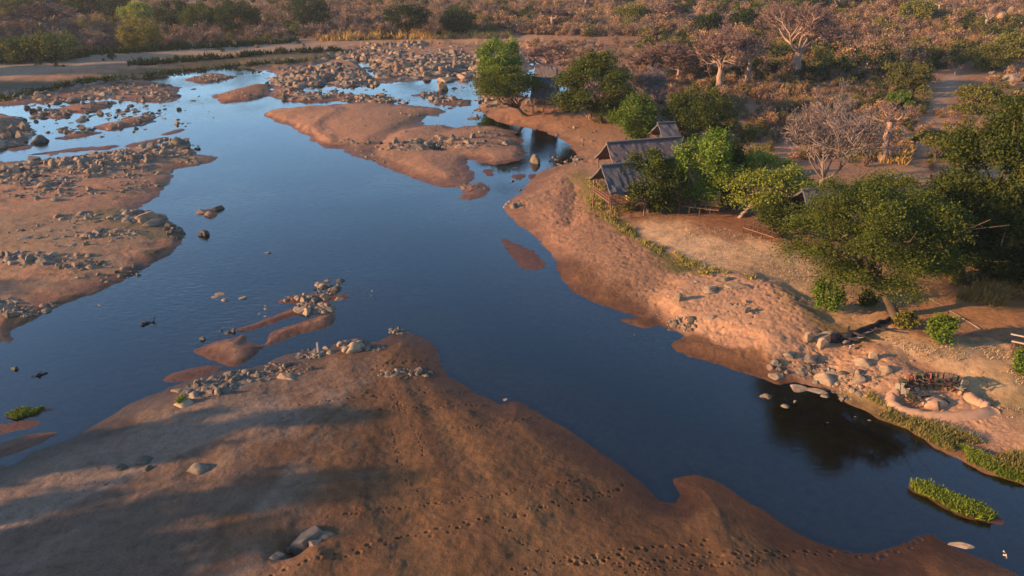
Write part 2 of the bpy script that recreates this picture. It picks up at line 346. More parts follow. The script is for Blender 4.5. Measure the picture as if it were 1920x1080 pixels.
# ------------------------------------------------------------------ materials
def nt(name):
    m = bpy.data.materials.new(name); m.use_nodes = True
    t = m.node_tree; t.nodes.clear(); out = t.nodes.new('ShaderNodeOutputMaterial')
    return m, t, out
def N(t, kind, **kw):
    n = t.nodes.new(kind)
    for k, v in kw.items():
        if k.startswith('_'): setattr(n, k[1:], v)
        else: n.inputs[k.replace('__', ' ')].default_value = v
    return n
def ramp(t, src, stops):
    r = t.nodes.new('ShaderNodeValToRGB'); e = r.color_ramp.elements
    while len(e) < len(stops): e.new(0.5)
    for k, (p, c) in enumerate(stops):
        e[k].position = p; e[k].color = (c[0], c[1], c[2], 1) if not isinstance(c, (int, float)) else (c, c, c, 1)
    t.links.new(src, r.inputs[0]); return r.outputs[0]
def mul(t, a, b, f=1.0, mode='MULTIPLY'):
    m = t.nodes.new('ShaderNodeMix'); m.data_type = 'RGBA'; m.blend_type = mode; m.inputs[0].default_value = f
    t.links.new(a, m.inputs[6])
    if hasattr(b, 'links'): t.links.new(b, m.inputs[7])
    else: m.inputs[7].default_value = (*b, 1)
    return m.outputs[2]
def pbsdf(t, out, col, rough=0.9, spec=0.2):
    b = t.nodes.new('ShaderNodeBsdfPrincipled'); b.inputs['Roughness'].default_value = rough
    b.inputs['Specular IOR Level'].default_value = spec
    if hasattr(col, 'links'): t.links.new(col, b.inputs['Base Color'])
    else: b.inputs['Base Color'].default_value = (*col, 1)
    t.links.new(b.outputs[0], out.inputs[0]); return b

def mat_ground():
    m, t, out = nt('ground_sand')
    a = N(t, 'ShaderNodeVertexColor', _layer_name='tint')
    g = t.nodes.new('ShaderNodeNewGeometry')
    n1_ = N(t, 'ShaderNodeTexNoise', Scale=1.7, Detail=8.0, Roughness=0.68); t.links.new(g.outputs['Position'], n1_.inputs['Vector'])
    n2_ = N(t, 'ShaderNodeTexNoise', Scale=14.0, Detail=4.0, Roughness=0.7); t.links.new(g.outputs['Position'], n2_.inputs['Vector'])
    c = mul(t, a.outputs['Color'], ramp(t, n1_.outputs[0], [(0.28, 0.66), (0.5, 1.0), (0.72, 1.25)]))
    c = mul(t, c, ramp(t, n2_.outputs[0], [(0.32, 0.68), (0.68, 1.26)]))
    b = pbsdf(t, out, c, 0.95, 0.12)
    mr = N(t, 'ShaderNodeMapRange', From__Min=0.0, From__Max=1.0, To__Min=0.95, To__Max=0.5) if False else t.nodes.new('ShaderNodeMapRange')
    mr.inputs['To Min'].default_value = 0.97; mr.inputs['To Max'].default_value = 0.55
    t.links.new(a.outputs['Alpha'], mr.inputs[0]); t.links.new(mr.outputs[0], b.inputs['Roughness'])
    bp = N(t, 'ShaderNodeBump', Strength=0.5, Distance=0.06); t.links.new(n2_.outputs[0], bp.inputs['Height'])
    bp2 = N(t, 'ShaderNodeBump', Strength=0.45, Distance=0.25); t.links.new(n1_.outputs[0], bp2.inputs['Height']); t.links.new(bp.outputs[0], bp2.inputs['Normal'])
    t.links.new(bp2.outputs[0], b.inputs['Normal'])
    return m
def mat_water():
    m, t, out = nt('river_water')
    g = t.nodes.new('ShaderNodeNewGeometry')
    mp = t.nodes.new('ShaderNodeMapping'); mp.inputs['Scale'].default_value = (0.7, 1.6, 1); mp.inputs['Rotation'].default_value = (0, 0, 0.3)
    t.links.new(g.outputs['Position'], mp.inputs[0])
    n = N(t, 'ShaderNodeTexNoise', Scale=1.6, Detail=4.0, Roughness=0.6); t.links.new(mp.outputs[0], n.inputs['Vector'])
    big_ = N(t, 'ShaderNodeTexNoise', Scale=0.045, Detail=3.0, Roughness=0.6); t.links.new(g.outputs['Position'], big_.inputs['Vector'])
    st = ramp(t, big_.outputs[0], [(0.40, 0.03), (0.64, 0.8)])
    bp = N(t, 'ShaderNodeBump', Distance=0.05); t.links.new(n.outputs[0], bp.inputs['Height']); t.links.new(st, bp.inputs['Strength'])
    gl = N(t, 'ShaderNodeBsdfGlossy', Roughness=0.04, Color=(1, 1, 1, 1)); t.links.new(bp.outputs[0], gl.inputs['Normal'])
    tr = N(t, 'ShaderNodeBsdfTransparent', Color=(0.72, 0.66, 0.56, 1))
    fr = N(t, 'ShaderNodeFresnel', IOR=1.47); t.links.new(bp.outputs[0], fr.inputs['Normal'])
    mx = t.nodes.new('ShaderNodeMixShader'); t.links.new(fr.outputs[0], mx.inputs[0]); t.links.new(tr.outputs[0], mx.inputs[1]); t.links.new(gl.outputs[0], mx.inputs[2])
    t.links.new(mx.outputs[0], out.inputs[0]); return m
def mat_rock(name, c0, c1):
    m, t, out = nt(name)
    tc = t.nodes.new('ShaderNodeTexCoord'); oi = t.nodes.new('ShaderNodeObjectInfo')
    n = N(t, 'ShaderNodeTexNoise', Scale=2.2, Detail=8.0, Roughness=0.65, _noise_dimensions='4D'); t.links.new(tc.outputs['Object'], n.inputs['Vector']); t.links.new(oi.outputs['Random'], n.inputs['W'])
    c = ramp(t, n.outputs[0], [(0.32, c0), (0.66, c1)])
    v = N(t, 'ShaderNodeTexVoronoi', Scale=3.0); t.links.new(tc.outputs['Object'], v.inputs['Vector'])
    c = mul(t, c, ramp(t, oi.outputs['Random'], [(0, 0.75), (1, 1.2)]))
    c = mul(t, c, ramp(t, v.outputs[0], [(0.0, 0.85), (0.6, 1.08)]))
    b = pbsdf(t, out, c, 0.9, 0.2)
    bp = N(t, 'ShaderNodeBump', Strength=0.5, Distance=0.12); t.links.new(n.outputs[0], bp.inputs['Height']); t.links.new(bp.outputs[0], b.inputs['Normal'])
    return m
def mat_leaf(name, c0, c1, trans=0.25, sc=0.9):
    m, t, out = nt(name)
    tc = t.nodes.new('ShaderNodeTexCoord'); oi = t.nodes.new('ShaderNodeObjectInfo')
    g = t.nodes.new('ShaderNodeNewGeometry')
    n = N(t, 'ShaderNodeTexNoise', Scale=sc, Detail=3.0, Roughness=0.7, _noise_dimensions='4D'); t.links.new(tc.outputs['Object'], n.inputs['Vector']); t.links.new(oi.outputs['Random'], n.inputs['W'])
    ad = t.nodes.new('ShaderNodeMath'); ad.operation = 'MULTIPLY_ADD'; ad.inputs[1].default_value = 0.45; t.links.new(g.outputs['Random Per Island'], ad.inputs[0])
    sb = t.nodes.new('ShaderNodeMath'); sb.operation = 'SUBTRACT'; sb.inputs[1].default_value = 0.22; t.links.new(n.outputs[0], sb.inputs[0]); t.links.new(sb.outputs[0], ad.inputs[2])
    c = ramp(t, ad.outputs[0], [(0.25, c0), (0.75, c1)])
    c = mul(t, c, ramp(t, oi.outputs['Random'], [(0, (0.8, 0.78, 0.8)), (1, (1.2, 1.15, 1.0))]))
    d = t.nodes.new('ShaderNodeBsdfDiffuse'); t.links.new(c, d.inputs[0])
    tl = t.nodes.new('ShaderNodeBsdfTranslucent'); t.links.new(c, tl.inputs[0])
    mx = t.nodes.new('ShaderNodeMixShader'); mx.inputs[0].default_value = trans
    t.links.new(d.outputs[0], mx.inputs[1]); t.links.new(tl.outputs[0], mx.inputs[2]); t.links.new(mx.outputs[0], out.inputs[0])
    return m
def mat_plain(name, c0, c1, scale=3.0, stretch=(1, 1, 1), rough=0.9, bump=0.4, bd=0.05):
    m, t, out = nt(name)
    tc = t.nodes.new('ShaderNodeTexCoord'); mp = t.nodes.new('ShaderNodeMapping'); mp.inputs['Scale'].default_value = stretch
    t.links.new(tc.outputs['Object'], mp.inputs[0])
    n = N(t, 'ShaderNodeTexNoise', Scale=scale, Detail=6.0, Roughness=0.65); t.links.new(mp.outputs[0], n.inputs['Vector'])
    c = ramp(t, n.outputs[0], [(0.3, c0), (0.7, c1)])
    b = pbsdf(t, out, c, rough, 0.15)
    bp = N(t, 'ShaderNodeBump', Strength=bump, Distance=bd); t.links.new(n.outputs[0], bp.inputs['Height']); t.links.new(bp.outputs[0], b.inputs['Normal'])
    return m
M = dict(
    ground=mat_ground(), water=mat_water(),
    rock_tan=mat_rock('tan_rock', (0.124, 0.080, 0.049), (0.236, 0.158, 0.101)), rock_grey=mat_rock('grey_rock', (0.073, 0.053, 0.040), (0.168, 0.123, 0.087)),
    rock_red=mat_rock('reddish_rock', (0.113, 0.061, 0.037), (0.214, 0.123, 0.076)), rock_dark=mat_rock('dark_rock', (0.034, 0.027, 0.020), (0.090, 0.068, 0.048)),
    leaf_acacia=mat_leaf('acacia_leaf', (0.021, 0.033, 0.009), (0.088, 0.098, 0.020)), leaf_olive=mat_leaf('olive_leaf', (0.064, 0.064, 0.017), (0.156, 0.137, 0.034)),
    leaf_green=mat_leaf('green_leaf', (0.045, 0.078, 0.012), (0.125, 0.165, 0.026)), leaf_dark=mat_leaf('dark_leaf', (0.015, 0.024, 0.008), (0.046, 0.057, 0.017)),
    leaf_lime=mat_leaf('lime_leaf', (0.10, 0.12, 0.018), (0.21, 0.22, 0.040)), leaf_yellow=mat_leaf('yellow_leaf', (0.117, 0.098, 0.020), (0.217, 0.171, 0.040)),
    leaf_brown=mat_leaf('dry_leaf', (0.153, 0.091, 0.049), (0.335, 0.197, 0.101), .15), leaf_rust=mat_leaf('rust_leaf', (0.11, 0.062, 0.032), (0.22, 0.125, 0.06), .15),
    leaf_mauve=mat_leaf('mauve_leaf', (0.135, 0.094, 0.064), (0.26, 0.185, 0.120), .15),
    grass_green=mat_leaf('green_grass', (0.068, 0.098, 0.013), (0.176, 0.203, 0.034)), grass_dry=mat_leaf('dry_grass', (0.184, 0.113, 0.040), (0.351, 0.227, 0.079)), grass_olive=mat_leaf('olive_grass', (0.126, 0.109, 0.034), (0.251, 0.203, 0.066)),
    grass_straw=mat_leaf('straw_grass', (0.20, 0.14, 0.085), (0.36, 0.26, 0.165)),
    bark=mat_plain('bark', (0.043, 0.028, 0.019), (0.105, 0.070, 0.047), 4.0, (1, 1, .3)), bark_pale=mat_plain('pale_bark', (0.161, 0.106, 0.080), (0.273, 0.185, 0.138), 3.0, (1, 1, .3)),
    bark_baobab=mat_plain('baobab_bark', (0.142, 0.086, 0.065), (0.259, 0.162, 0.119), 1.6, (1, 1, .35)), bark_grey=mat_plain('grey_bark', (0.112, 0.078, 0.066), (0.198, 0.140, 0.116), 3.0),
    twig=mat_plain('twig', (0.087, 0.049, 0.039), (0.165, 0.094, 0.074), 2.0), twig_grey=mat_plain('grey_twig', (0.093, 0.066, 0.058), (0.167, 0.118, 0.102), 2.0), burnt=mat_plain('burnt_wood', (0.007, 0.006, 0.007), (0.037, 0.029, 0.026), 3.0),
    thatch=mat_plain('thatch', (0.053, 0.039, 0.037), (0.142, 0.102, 0.095), 5.0, (3, 3, .25), .95, .8, .12), thatch_blue=mat_plain('weathered_thatch', (0.038, 0.035, 0.037), (0.110, 0.098, 0.098), 5.0, (3, 3, .25), .95, .8, .12),
    canvas=mat_plain('canvas', (0.248, 0.132, 0.066), (0.322, 0.179, 0.094), 1.2), wood=mat_plain('weathered_wood', (0.099, 0.048, 0.030), (0.186, 0.092, 0.058), 4.0, (1, 6, 1)),
    wood_dark=mat_plain('dark_wood', (0.031, 0.017, 0.012), (0.081, 0.045, 0.030), 4.0), wood_pale=mat_plain('pale_wood', (0.260, 0.190, 0.149), (0.372, 0.280, 0.220), 4.0, (1, 6, 1)),
    clay=mat_plain('packed_sand', (0.20, 0.112, 0.068), (0.31, 0.172, 0.105), 2.5), ash=mat_plain('ash', (0.217, 0.162, 0.138), (0.341, 0.263, 0.231), 3.0),
    cloth_green=mat_plain('green_canvas', (0.031, 0.034, 0.022), (0.056, 0.056, 0.033), 3.0), cloth_pale=mat_plain('pale_canvas', (0.248, 0.202, 0.143), (0.322, 0.263, 0.193), 3.0), cloth_red=mat_plain('red_brown_canvas', (0.087, 0.031, 0.022), (0.136, 0.050, 0.033), 3.0),
)

# ------------------------------------------------------------------ mesh helpers
def mesh_np(name, V, F, mat=None, smooth=False, mats=None, mi=None):
    V = np.asarray(V, np.float32); F = np.asarray(F, np.int32); k = F.shape[1]
    me = bpy.data.meshes.new(name)
    me.vertices.add(len(V)); me.vertices.foreach_set('co', V.ravel())
    me.loops.add(F.size); me.loops.foreach_set('vertex_index', F.ravel())
    me.polygons.add(len(F)); me.polygons.foreach_set('loop_start', np.arange(0, F.size, k, dtype=np.int32)); me.polygons.foreach_set('loop_total', np.full(len(F), k, np.int32))
    if mats:
        for q in mats: me.materials.append(q)
        if mi is not None: me.polygons.foreach_set('material_index', np.asarray(mi, np.int32))
    elif mat: me.materials.append(mat)
    me.polygons.foreach_set('use_smooth', np.full(len(F), smooth, bool))
    me.update(calc_edges=True); return me
def link(name, me, parent=None, loc=None, rot=None, scale=None):
    o = bpy.data.objects.new(name, me); COL.objects.link(o)
    if parent: o.parent = parent
    if loc is not None: o.location = loc
    if rot is not None: o.rotation_euler = rot
    if scale is not None: o.scale = scale
    return o
def tag(o, label=None, cat=None, group=None, kind=None):
    if label: o['label'] = label
    if cat: o['category'] = cat
    if group: o['group'] = group
    if kind: o['kind'] = kind
    return o
class MB:
    """collects quads"""
    def __init__(s): s.v = []; s.f = []; s.n = 0
    def add(s, V, F): s.v.append(np.asarray(V, float)); s.f.append(np.asarray(F) + s.n); s.n += len(V)
    def box(s, c, d, rz=0.0):
        x, y, z = d[0] / 2, d[1] / 2, d[2] / 2
        V = np.array([(-x,-y,-z),(x,-y,-z),(x,y,-z),(-x,y,-z),(-x,-y,z),(x,-y,z),(x,y,z),(-x,y,z)])
        ca, sa = math.cos(rz), math.sin(rz)
        V = np.stack([V[:,0]*ca - V[:,1]*sa, V[:,0]*sa + V[:,1]*ca, V[:,2]], 1) + np.array(c)
        s.add(V, [(0,3,2,1),(4,5,6,7),(0,1,5,4),(1,2,6,5),(2,3,7,6),(3,0,4,7)])
    def beam(s, a, b, w, h=None):
        a, b = np.array(a, float), np.array(b, float); h = h or w
        d = b - a; d /= np.linalg.norm(d) + 1e-9
        up = np.array((0, 0, 1.0)) if abs(d[2]) < .95 else np.array((1.0, 0, 0))
        r = np.cross(d, up); r /= np.linalg.norm(r); u_ = np.cross(r, d)
        V = [p + r * i * w / 2 + u_ * j * h / 2 for p in (a, b) for i, j in ((-1,-1),(1,-1),(1,1),(-1,1))]
        s.add(V, [(0,3,2,1),(4,5,6,7),(0,1,5,4),(1,2,6,5),(2,3,7,6),(3,0,4,7)])
    def mesh(s, name, mat, smooth=False): return mesh_np(name, np.concatenate(s.v), np.concatenate(s.f), mat, smooth)
def tubes(paths, sides=6):
    """paths: list of (points Nx3, radii N); returns V, F of joined open tubes with closed tips"""
    VV, FF, n0 = [], [], 0
    a = np.arange(sides) * 2 * math.pi / sides; ca, sa = np.cos(a), np.sin(a)
    for P, r in paths:
        P = np.asarray(P, float); r = np.asarray(r, float); k = len(P)
        T = np.gradient(P, axis=0); T /= np.linalg.norm(T, axis=1)[:, None] + 1e-9
        up = np.where(np.abs(T[:, 2:3]) < .9, np.array([[0, 0, 1.0]]), np.array([[1.0, 0, 0]]))
        U = np.cross(T, np.tile(up[k // 2], (k, 1))); U /= np.linalg.norm(U, axis=1)[:, None] + 1e-9; Wv = np.cross(T, U)
        V = P[:, None] + r[:, None, None] * (U[:, None] * ca[None, :, None] + Wv[:, None] * sa[None, :, None])
        VV.append(V.reshape(-1, 3))
        i = np.arange(k - 1)[:, None] * sides; j = np.arange(sides)[None]; j2 = (j + 1) % sides
        FF.append((np.stack([i + j, i + j2, i + sides + j2, i + sides + j], -1) + n0).reshape(-1, 4)); n0 += k * sides
    return np.concatenate(VV), np.concatenate(FF)
def leaf_quads(C, size, rng, flat=0.0, aspect=0.6):
    n = len(C)
    nrm = rng.normal(size=(n, 3)); nrm[:, 2] = np.abs(nrm[:, 2]) * (1 + 2.5 * flat); nrm /= np.linalg.norm(nrm, axis=1)[:, None]
    t = np.cross(nrm, rng.normal(size=(n, 3))); t /= np.linalg.norm(t, axis=1)[:, None] + 1e-9; b = np.cross(nrm, t)
    s = (size * rng.uniform(.6, 1.4, n))[:, None] * .5
    V = np.stack([C - t * s, C - b * s * aspect, C + t * s, C + b * s * aspect], 1).reshape(-1, 3)
    return V, np.arange(4 * n).reshape(n, 4)
def wob_path(a, b, n, amp, rng, sag=0.0):
    t = np.linspace(0, 1, n)[:, None]; P = np.array(a) + (np.array(b) - np.array(a)) * t
    L = np.linalg.norm(np.array(b) - np.array(a))
    w = rng.normal(0, 1, (n, 3)) * amp * L; w[0] = 0; w[-1] = 0
    P = P + w * np.sin(t * math.pi); P[:, 2] += (sag * L * np.sin(t * math.pi))[:, 0]
    return P

# ------------------------------------------------------------------ setting: ground and water
V = np.stack([GX, GY, Hg], -1).reshape(-1, 3)
I = np.arange(NR * NC).reshape(NR, NC)
In = np.roll(I, -1, axis=1)
F = np.stack([I[:-1], I[1:], In[1:], In[:-1]], -1).reshape(-1, 4)
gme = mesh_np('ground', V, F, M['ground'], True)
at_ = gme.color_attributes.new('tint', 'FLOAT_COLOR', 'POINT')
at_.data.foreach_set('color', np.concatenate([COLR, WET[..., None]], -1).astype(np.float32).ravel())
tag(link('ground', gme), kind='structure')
del V, F
mbw = MB(); S_ = 2500
wme = mesh_np('river_water', [(-S_,-S_,0),(S_,-S_,0),(S_,S_,0),(-S_,S_,0)], [(0,1,2,3)], M['water'])
tag(link('river_water', wme), kind='structure')

# ------------------------------------------------------------------ rocks
rng = np.random.default_rng(7)
def ico(sub):
    t = (1 + 5 ** .5) / 2
    V = [(-1,t,0),(1,t,0),(-1,-t,0),(1,-t,0),(0,-1,t),(0,1,t),(0,-1,-t),(0,1,-t),(t,0,-1),(t,0,1),(-t,0,-1),(-t,0,1)]
    F = [(0,11,5),(0,5,1),(0,1,7),(0,7,10),(0,10,11),(1,5,9),(5,11,4),(11,10,2),(10,7,6),(7,1,8),(3,9,4),(3,4,2),(3,2,6),(3,6,8),(3,8,9),(4,9,5),(2,4,11),(6,2,10),(8,6,7),(9,8,1)]
    V = [np.array(v) / np.linalg.norm(v) for v in V]
    for _ in range(sub):
        cache = {}; F2 = []
        def mid(a, b):
            k = (min(a, b), max(a, b))
            if k not in cache:
                m = V[a] + V[b]; V.append(m / np.linalg.norm(m)); cache[k] = len(V) - 1
            return cache[k]
        for a, b, c in F:
            x, y, z = mid(a, b), mid(b, c), mid(c, a); F2 += [(a,x,z),(b,y,x),(c,z,y),(x,y,z)]
        F = F2
    return np.array(V), np.array(F)
ICO2, ICO3 = ico(2), ico(3)
SHAPES = [('rounded', (1, .85, .75), 4, .10), ('flat', (1.2, .9, .42), 7, .08), ('blocky', (1, .8, .8), 9, .05), ('upright', (.7, .6, 1.15), 8, .08), ('angular', (1, .75, .7), 11, .10), ('slab-like', (1.35, .65, .5), 9, .06)]
def rock_verts(V, shape, seed):
    nm, sc, cuts, amp = shape; g = np.random.default_rng(seed)
    P = V.copy()
    for _ in range(cuts):
        n = g.normal(size=3); n /= np.linalg.norm(n); d = g.uniform(.52, .82)
        h = P @ n; P = P - np.maximum(h - d, 0)[:, None] * n * g.uniform(.85, 1.0)
    f = g.uniform(1.5, 2.5)
    nz = fbm(V[:, 0] * f + seed, V[:, 1] * f + V[:, 2] * 1.7 * f, 3, seed)
    P = P * (1 + amp * nz)[:, None] * np.array(sc)
    P[:, 2] = np.where(P[:, 2] < -.3, -.3 + (P[:, 2] + .3) * .3, P[:, 2])
    return P / 1.6      # about one unit across
RM = ['rock_tan', 'rock_grey', 'rock_red', 'rock_dark']; RCW = {'rock_tan': 'pale', 'rock_grey': 'grey', 'rock_red': 'reddish', 'rock_dark': 'dark wet'}
ROCK_V = {(s, k): rock_verts(ICO3[0], SHAPES[s], 100 + s * 7 + k) for s in range(6) for k in range(2)}
ROCK_L = [rock_verts(ICO2[0] if i % 2 else ICO2[0], SHAPES[i % 6], 300 + i) for i in range(12)]
_rm = {}
def rock_mesh(s, k, mat):
    if (s, k, mat) not in _rm: _rm[(s, k, mat)] = mesh_np('rock', ROCK_V[(s, k)], ICO3[1], M[mat], s == 0)
    return _rm[(s, k, mat)]
ROCKS = []    # x, y, z, size, squash, rz, shape, variant, mat, place
def put_rock(px, py, size, place, mat=None, shape=None, rz=None, sink=0.2, jitter=True):
    x, y, z = ground(px, py)
    for i in range(len(x)):
        s = size if np.isscalar(size) else size[i]
        zz = max(z[i], -.08)
        m = mat or (RM[int(rng.choice(4, p=[.36, .40, .16, .08]))])
        if mat is None and z[i] < 0.03 and rng.random() < .35: m = 'rock_dark'
        sh = shape if shape is not None else int(rng.choice(6, p=[.22, .18, .2, .08, .22, .1]))
        ROCKS.append([x[i], y[i], zz - s * sink, s, rng.uniform(.8, 1.15), rng.uniform(0, 6.28) if rz is None else rz, sh, int(rng.integers(2)), m, place])
def cluster(cx, cy, rx, ry, n, smin, smax, place, rot=0.0, pw=2.4, mat=None):
    n = int(n * (2.6 if cx < 1000 else 2.0)); smax = smax * (1.0 if cx < 1000 else .8); smin = smin * .8
    a = rng.uniform(0, 6.283, n); q = np.sqrt(rng.uniform(0, 1, n))
    ex, ey = np.cos(a) * q * rx, np.sin(a) * q * ry
    c, s = math.cos(R(rot)), math.sin(R(rot))
    size = smin + (smax - smin) * rng.uniform(0, 1, n) ** pw
    put_rock(cx + ex * c - ey * s, cy + ex * s + ey * c, size, place, mat)
# (where, in words)
P_UP = 'in the boulder field up river'; P_SH = 'in the shallow rocky bar at far left'
for cx, cy, rx, ry, n in [(560,150,50,14,70),(620,135,60,16,90),(690,105,60,14,110),(760,125,70,22,170),(830,115,60,22,150),(870,135,45,16,90),(740,88,70,8,60),(660,150,40,10,50),(940,112,50,18,70)]:
    cluster(cx, cy, rx, ry, n, .5, 2.7, P_UP, 0, 1.8)
cluster(580,178,70,9,60,.5,2.0,'on the rocky shoal above the middle island'); cluster(690,186,50,7,45,.5,2.0,'at the top edge of the middle island'); cluster(720,183,20,6,8,1.2,2.4,'at the top edge of the middle island')
cluster(810,178,20,7,12,.8,2.4,'on the small shoal by the upper channel'); cluster(830,186,25,7,12,.8,2.2,'on the small shoal by the upper channel')
cluster(230,165,95,13,170,.4,1.8,P_SH); cluster(180,178,20,8,5,1.8,2.8,P_SH); cluster(60,180,60,10,60,.4,1.8,P_SH); cluster(300,178,30,10,40,.4,1.4,P_SH)
cluster(25,245,35,25,45,.5,2.6,'on the islet at the left edge'); cluster(15,262,25,12,10,1.4,3.2,'on the islet at the left edge')
cluster(100,212,35,6,30,.4,1.6,'on the low islet off the left shallows'); cluster(140,243,28,8,16,.7,2.2,'at the tip of the red sand islet'); cluster(250,214,60,10,60,.4,1.6,'along the narrow red sand islet'); cluster(345,232,16,4,9,.5,1.6,'in midstream above the left spit')
cluster(470,177,50,6,16,.3,1.0,'on the bare sand islet upstream'); cluster(400,146,40,6,40,.4,1.3,'on the dark shoal under the far bank'); cluster(555,130,40,7,26,.6,2.0,P_UP); cluster(470,136,40,4,14,.5,1.3,'on the dark shoal under the far bank')
cluster(290,285,85,14,95,.4,1.9,'on the ridge of the left spit', -6); cluster(200,300,95,14,120,.35,1.5,'on the ridge of the left spit', -4); cluster(330,268,32,10,16,.9,2.6,'at the head of the left spit')
cluster(100,322,110,26,190,.3,1.7,'in the stony middle of the left spit', -6); cluster(230,322,70,14,70,.25,1.0,'in the stony middle of the left spit'); cluster(355,300,25,8,16,.4,1.2,'at the head of the left spit')
cluster(265,408,42,11,34,.5,2.0,'on the grassy point of the left spit'); cluster(165,408,60,8,18,.4,1.4,'on the grassy point of the left spit'); cluster(210,440,60,9,30,.4,1.4,'on the grassy point of the left spit'); cluster(328,435,22,10,34,.4,1.3,'at the tip of the grassy point', 20, 2.4, 'rock_dark')
cluster(50,485,55,14,60,.3,1.5,'on the lower slope of the left spit'); cluster(140,490,60,16,40,.25,1.1,'on the lower slope of the left spit'); cluster(15,575,30,16,26,.35,1.3,'at the wet left edge of the sand spit'); cluster(70,580,40,10,14,.3,.9,'at the wet left edge of the sand spit', -15)
cluster(395,728,52,16,50,.25,1.05,'on the left point of the near bar', -12, 2.4, 'rock_grey'); cluster(470,705,45,12,30,.25,.9,'on the left point of the near bar', 0, 2.4, 'rock_grey'); cluster(590,663,34,9,30,.25,.9,'on the shore of the near bar', -10); cluster(662,648,22,9,20,.35,1.1,'on the shore of the near bar'); cluster(700,652,22,6,16,.2,.6,'on the shore of the near bar'); cluster(748,620,16,7,7,.35,.8,'at the wet tip of the near bar'); cluster(760,700,55,10,22,.2,.6,'at the wet tip of the near bar'); cluster(540,690,45,14,20,.2,.6,'on the shore of the near bar')  # left point clusters are grey: tree shade put into their rock colour
cluster(615,538,26,16,40,.3,1.3,'on the small bar in midstream', -25); cluster(560,560,30,8,10,.25,.7,'on the small bar in midstream'); cluster(590,578,36,8,34,.4,1.2,'on the middle of the midstream bars'); cluster(498,583,14,12,12,.25,.6,'in water beside the midstream bars'); cluster(428,619,15,6,7,.4,.9,'in water beside the midstream bars', 0, 2, 'rock_dark'); cluster(690,548,22,10,9,.15,.4,'in water beside the midstream bars')
cluster(840,266,75,9,55,.3,1.3,'across the middle island'); cluster(760,277,55,6,40,.3,1.1,'across the middle island'); cluster(650,266,14,5,7,.4,1.1,'on the upper edge of the middle island'); cluster(885,350,34,8,14,.3,.9,'at the lower tip of the middle island'); cluster(910,250,45,10,20,.3,1.0,'across the middle island'); cluster(690,292,35,8,12,.25,.7,'on the lower edge of the middle island', 20)
cluster(1062,302,36,10,36,.35,1.4,'on the bank below the long thatched tent'); cluster(925,185,28,20,45,.6,2.2,'on the point under the leaning acacia'); cluster(1010,190,45,16,60,.4,1.5,'on the point under the leaning acacia'); cluster(1080,252,40,22,24,.3,1.1,'on the bank below the wide acacia'); cluster(895,215,18,10,12,.5,1.5,'at the water under the rocky point'); cluster(975,345,22,14,10,.25,.8,'at the top of the long beach')
cluster(968,382,16,7,8,.4,1.5,'at the water on the long beach'); cluster(1275,608,34,14,30,.25,.95,'at the lower end of the long beach'); cluster(1208,632,26,8,9,.3,.75,'in the water off the long beach'); cluster(1385,580,40,14,14,.25,.8,'on the trampled mound by the beach'); cluster(1505,690,65,18,34,.25,1.0,'on the stony shore below the dead log'); cluster(1600,712,70,18,34,.2,.9,'on the stony shore below the dead log'); cluster(1585,740,40,14,22,.25,.8,'at the foot of the stony shore'); cluster(1460,748,36,10,6,.2,.55,'in the water off the stony shore'); cluster(1345,535,50,20,16,.25,.8,'on the trampled mound by the beach')
cluster(1890,145,40,16,9,1.4,2.6,'in the pale outcrop by the sandy track'); cluster(1850,20,50,16,40,2.2,7.0,'in the pale outcrop on the hill'); cluster(1585,8,24,10,16,2.0,6.5,'in the small outcrop on the hill'); cluster(1245,62,40,12,44,1.4,5.0,'in the outcrop below the slender baobab'); cluster(1330,22,45,10,16,1.6,5.5,'in the shaded outcrop near the skyline'); cluster(1150,85,60,12,34,.6,2.0,'among scrub beyond the tents'); cluster(1060,95,60,12,60,.5,1.8,'among scrub beyond the tents')
cluster(300,60,300,40,14,.6,1.6,'in the far left scrub'); cluster(960,15,300,20,30,.8,2.2,'in the far scrub')
for row in (0, 1):
    t = np.linspace(0, 1, 15); put_rock(1868 + 75 * t, 766 + row * 15 + 2 * t + rng.normal(0, .6, 15), rng.uniform(.16, .26, 15), 'edging the path to the fire circle', 'rock_tan', 0)
cluster(90,362,100,16,60,.25,1.2,'in the stony middle of the left spit'); cluster(250,350,50,14,36,.2,.8,'in the stony middle of the left spit'); cluster(120,440,110,24,50,.2,.7,'on the lower slope of the left spit'); cluster(180,510,90,20,36,.2,.6,'on the lower slope of the left spit'); cluster(770,240,110,40,60,.2,.7,'across the middle island'); cluster(1330,570,120,50,60,.12,.4,'on the trampled mound by the beach'); cluster(1620,690,110,40,60,.12,.4,'on the stony shore below the dead log')
cluster(200,200,150,36,34,.7,1.9,P_SH); cluster(350,205,60,40,12,.5,1.4,'among the low islets at far left'); cluster(170,185,170,26,75,.4,1.5,P_SH); cluster(150,235,130,26,48,.4,1.5,'among the low islets at far left'); cluster(620,160,130,24,60,.4,1.6,P_UP); cluster(800,110,120,34,130,.5,2.2,P_UP); cluster(860,185,60,24,24,.5,1.7,'in the upper channel')
cluster(800,272,150,8,40,.4,1.2,'across the middle island',0,2.0,'rock_dark'); cluster(735,190,40,5,20,.6,1.6,'at the top edge of the middle island',0,2.0,'rock_grey')
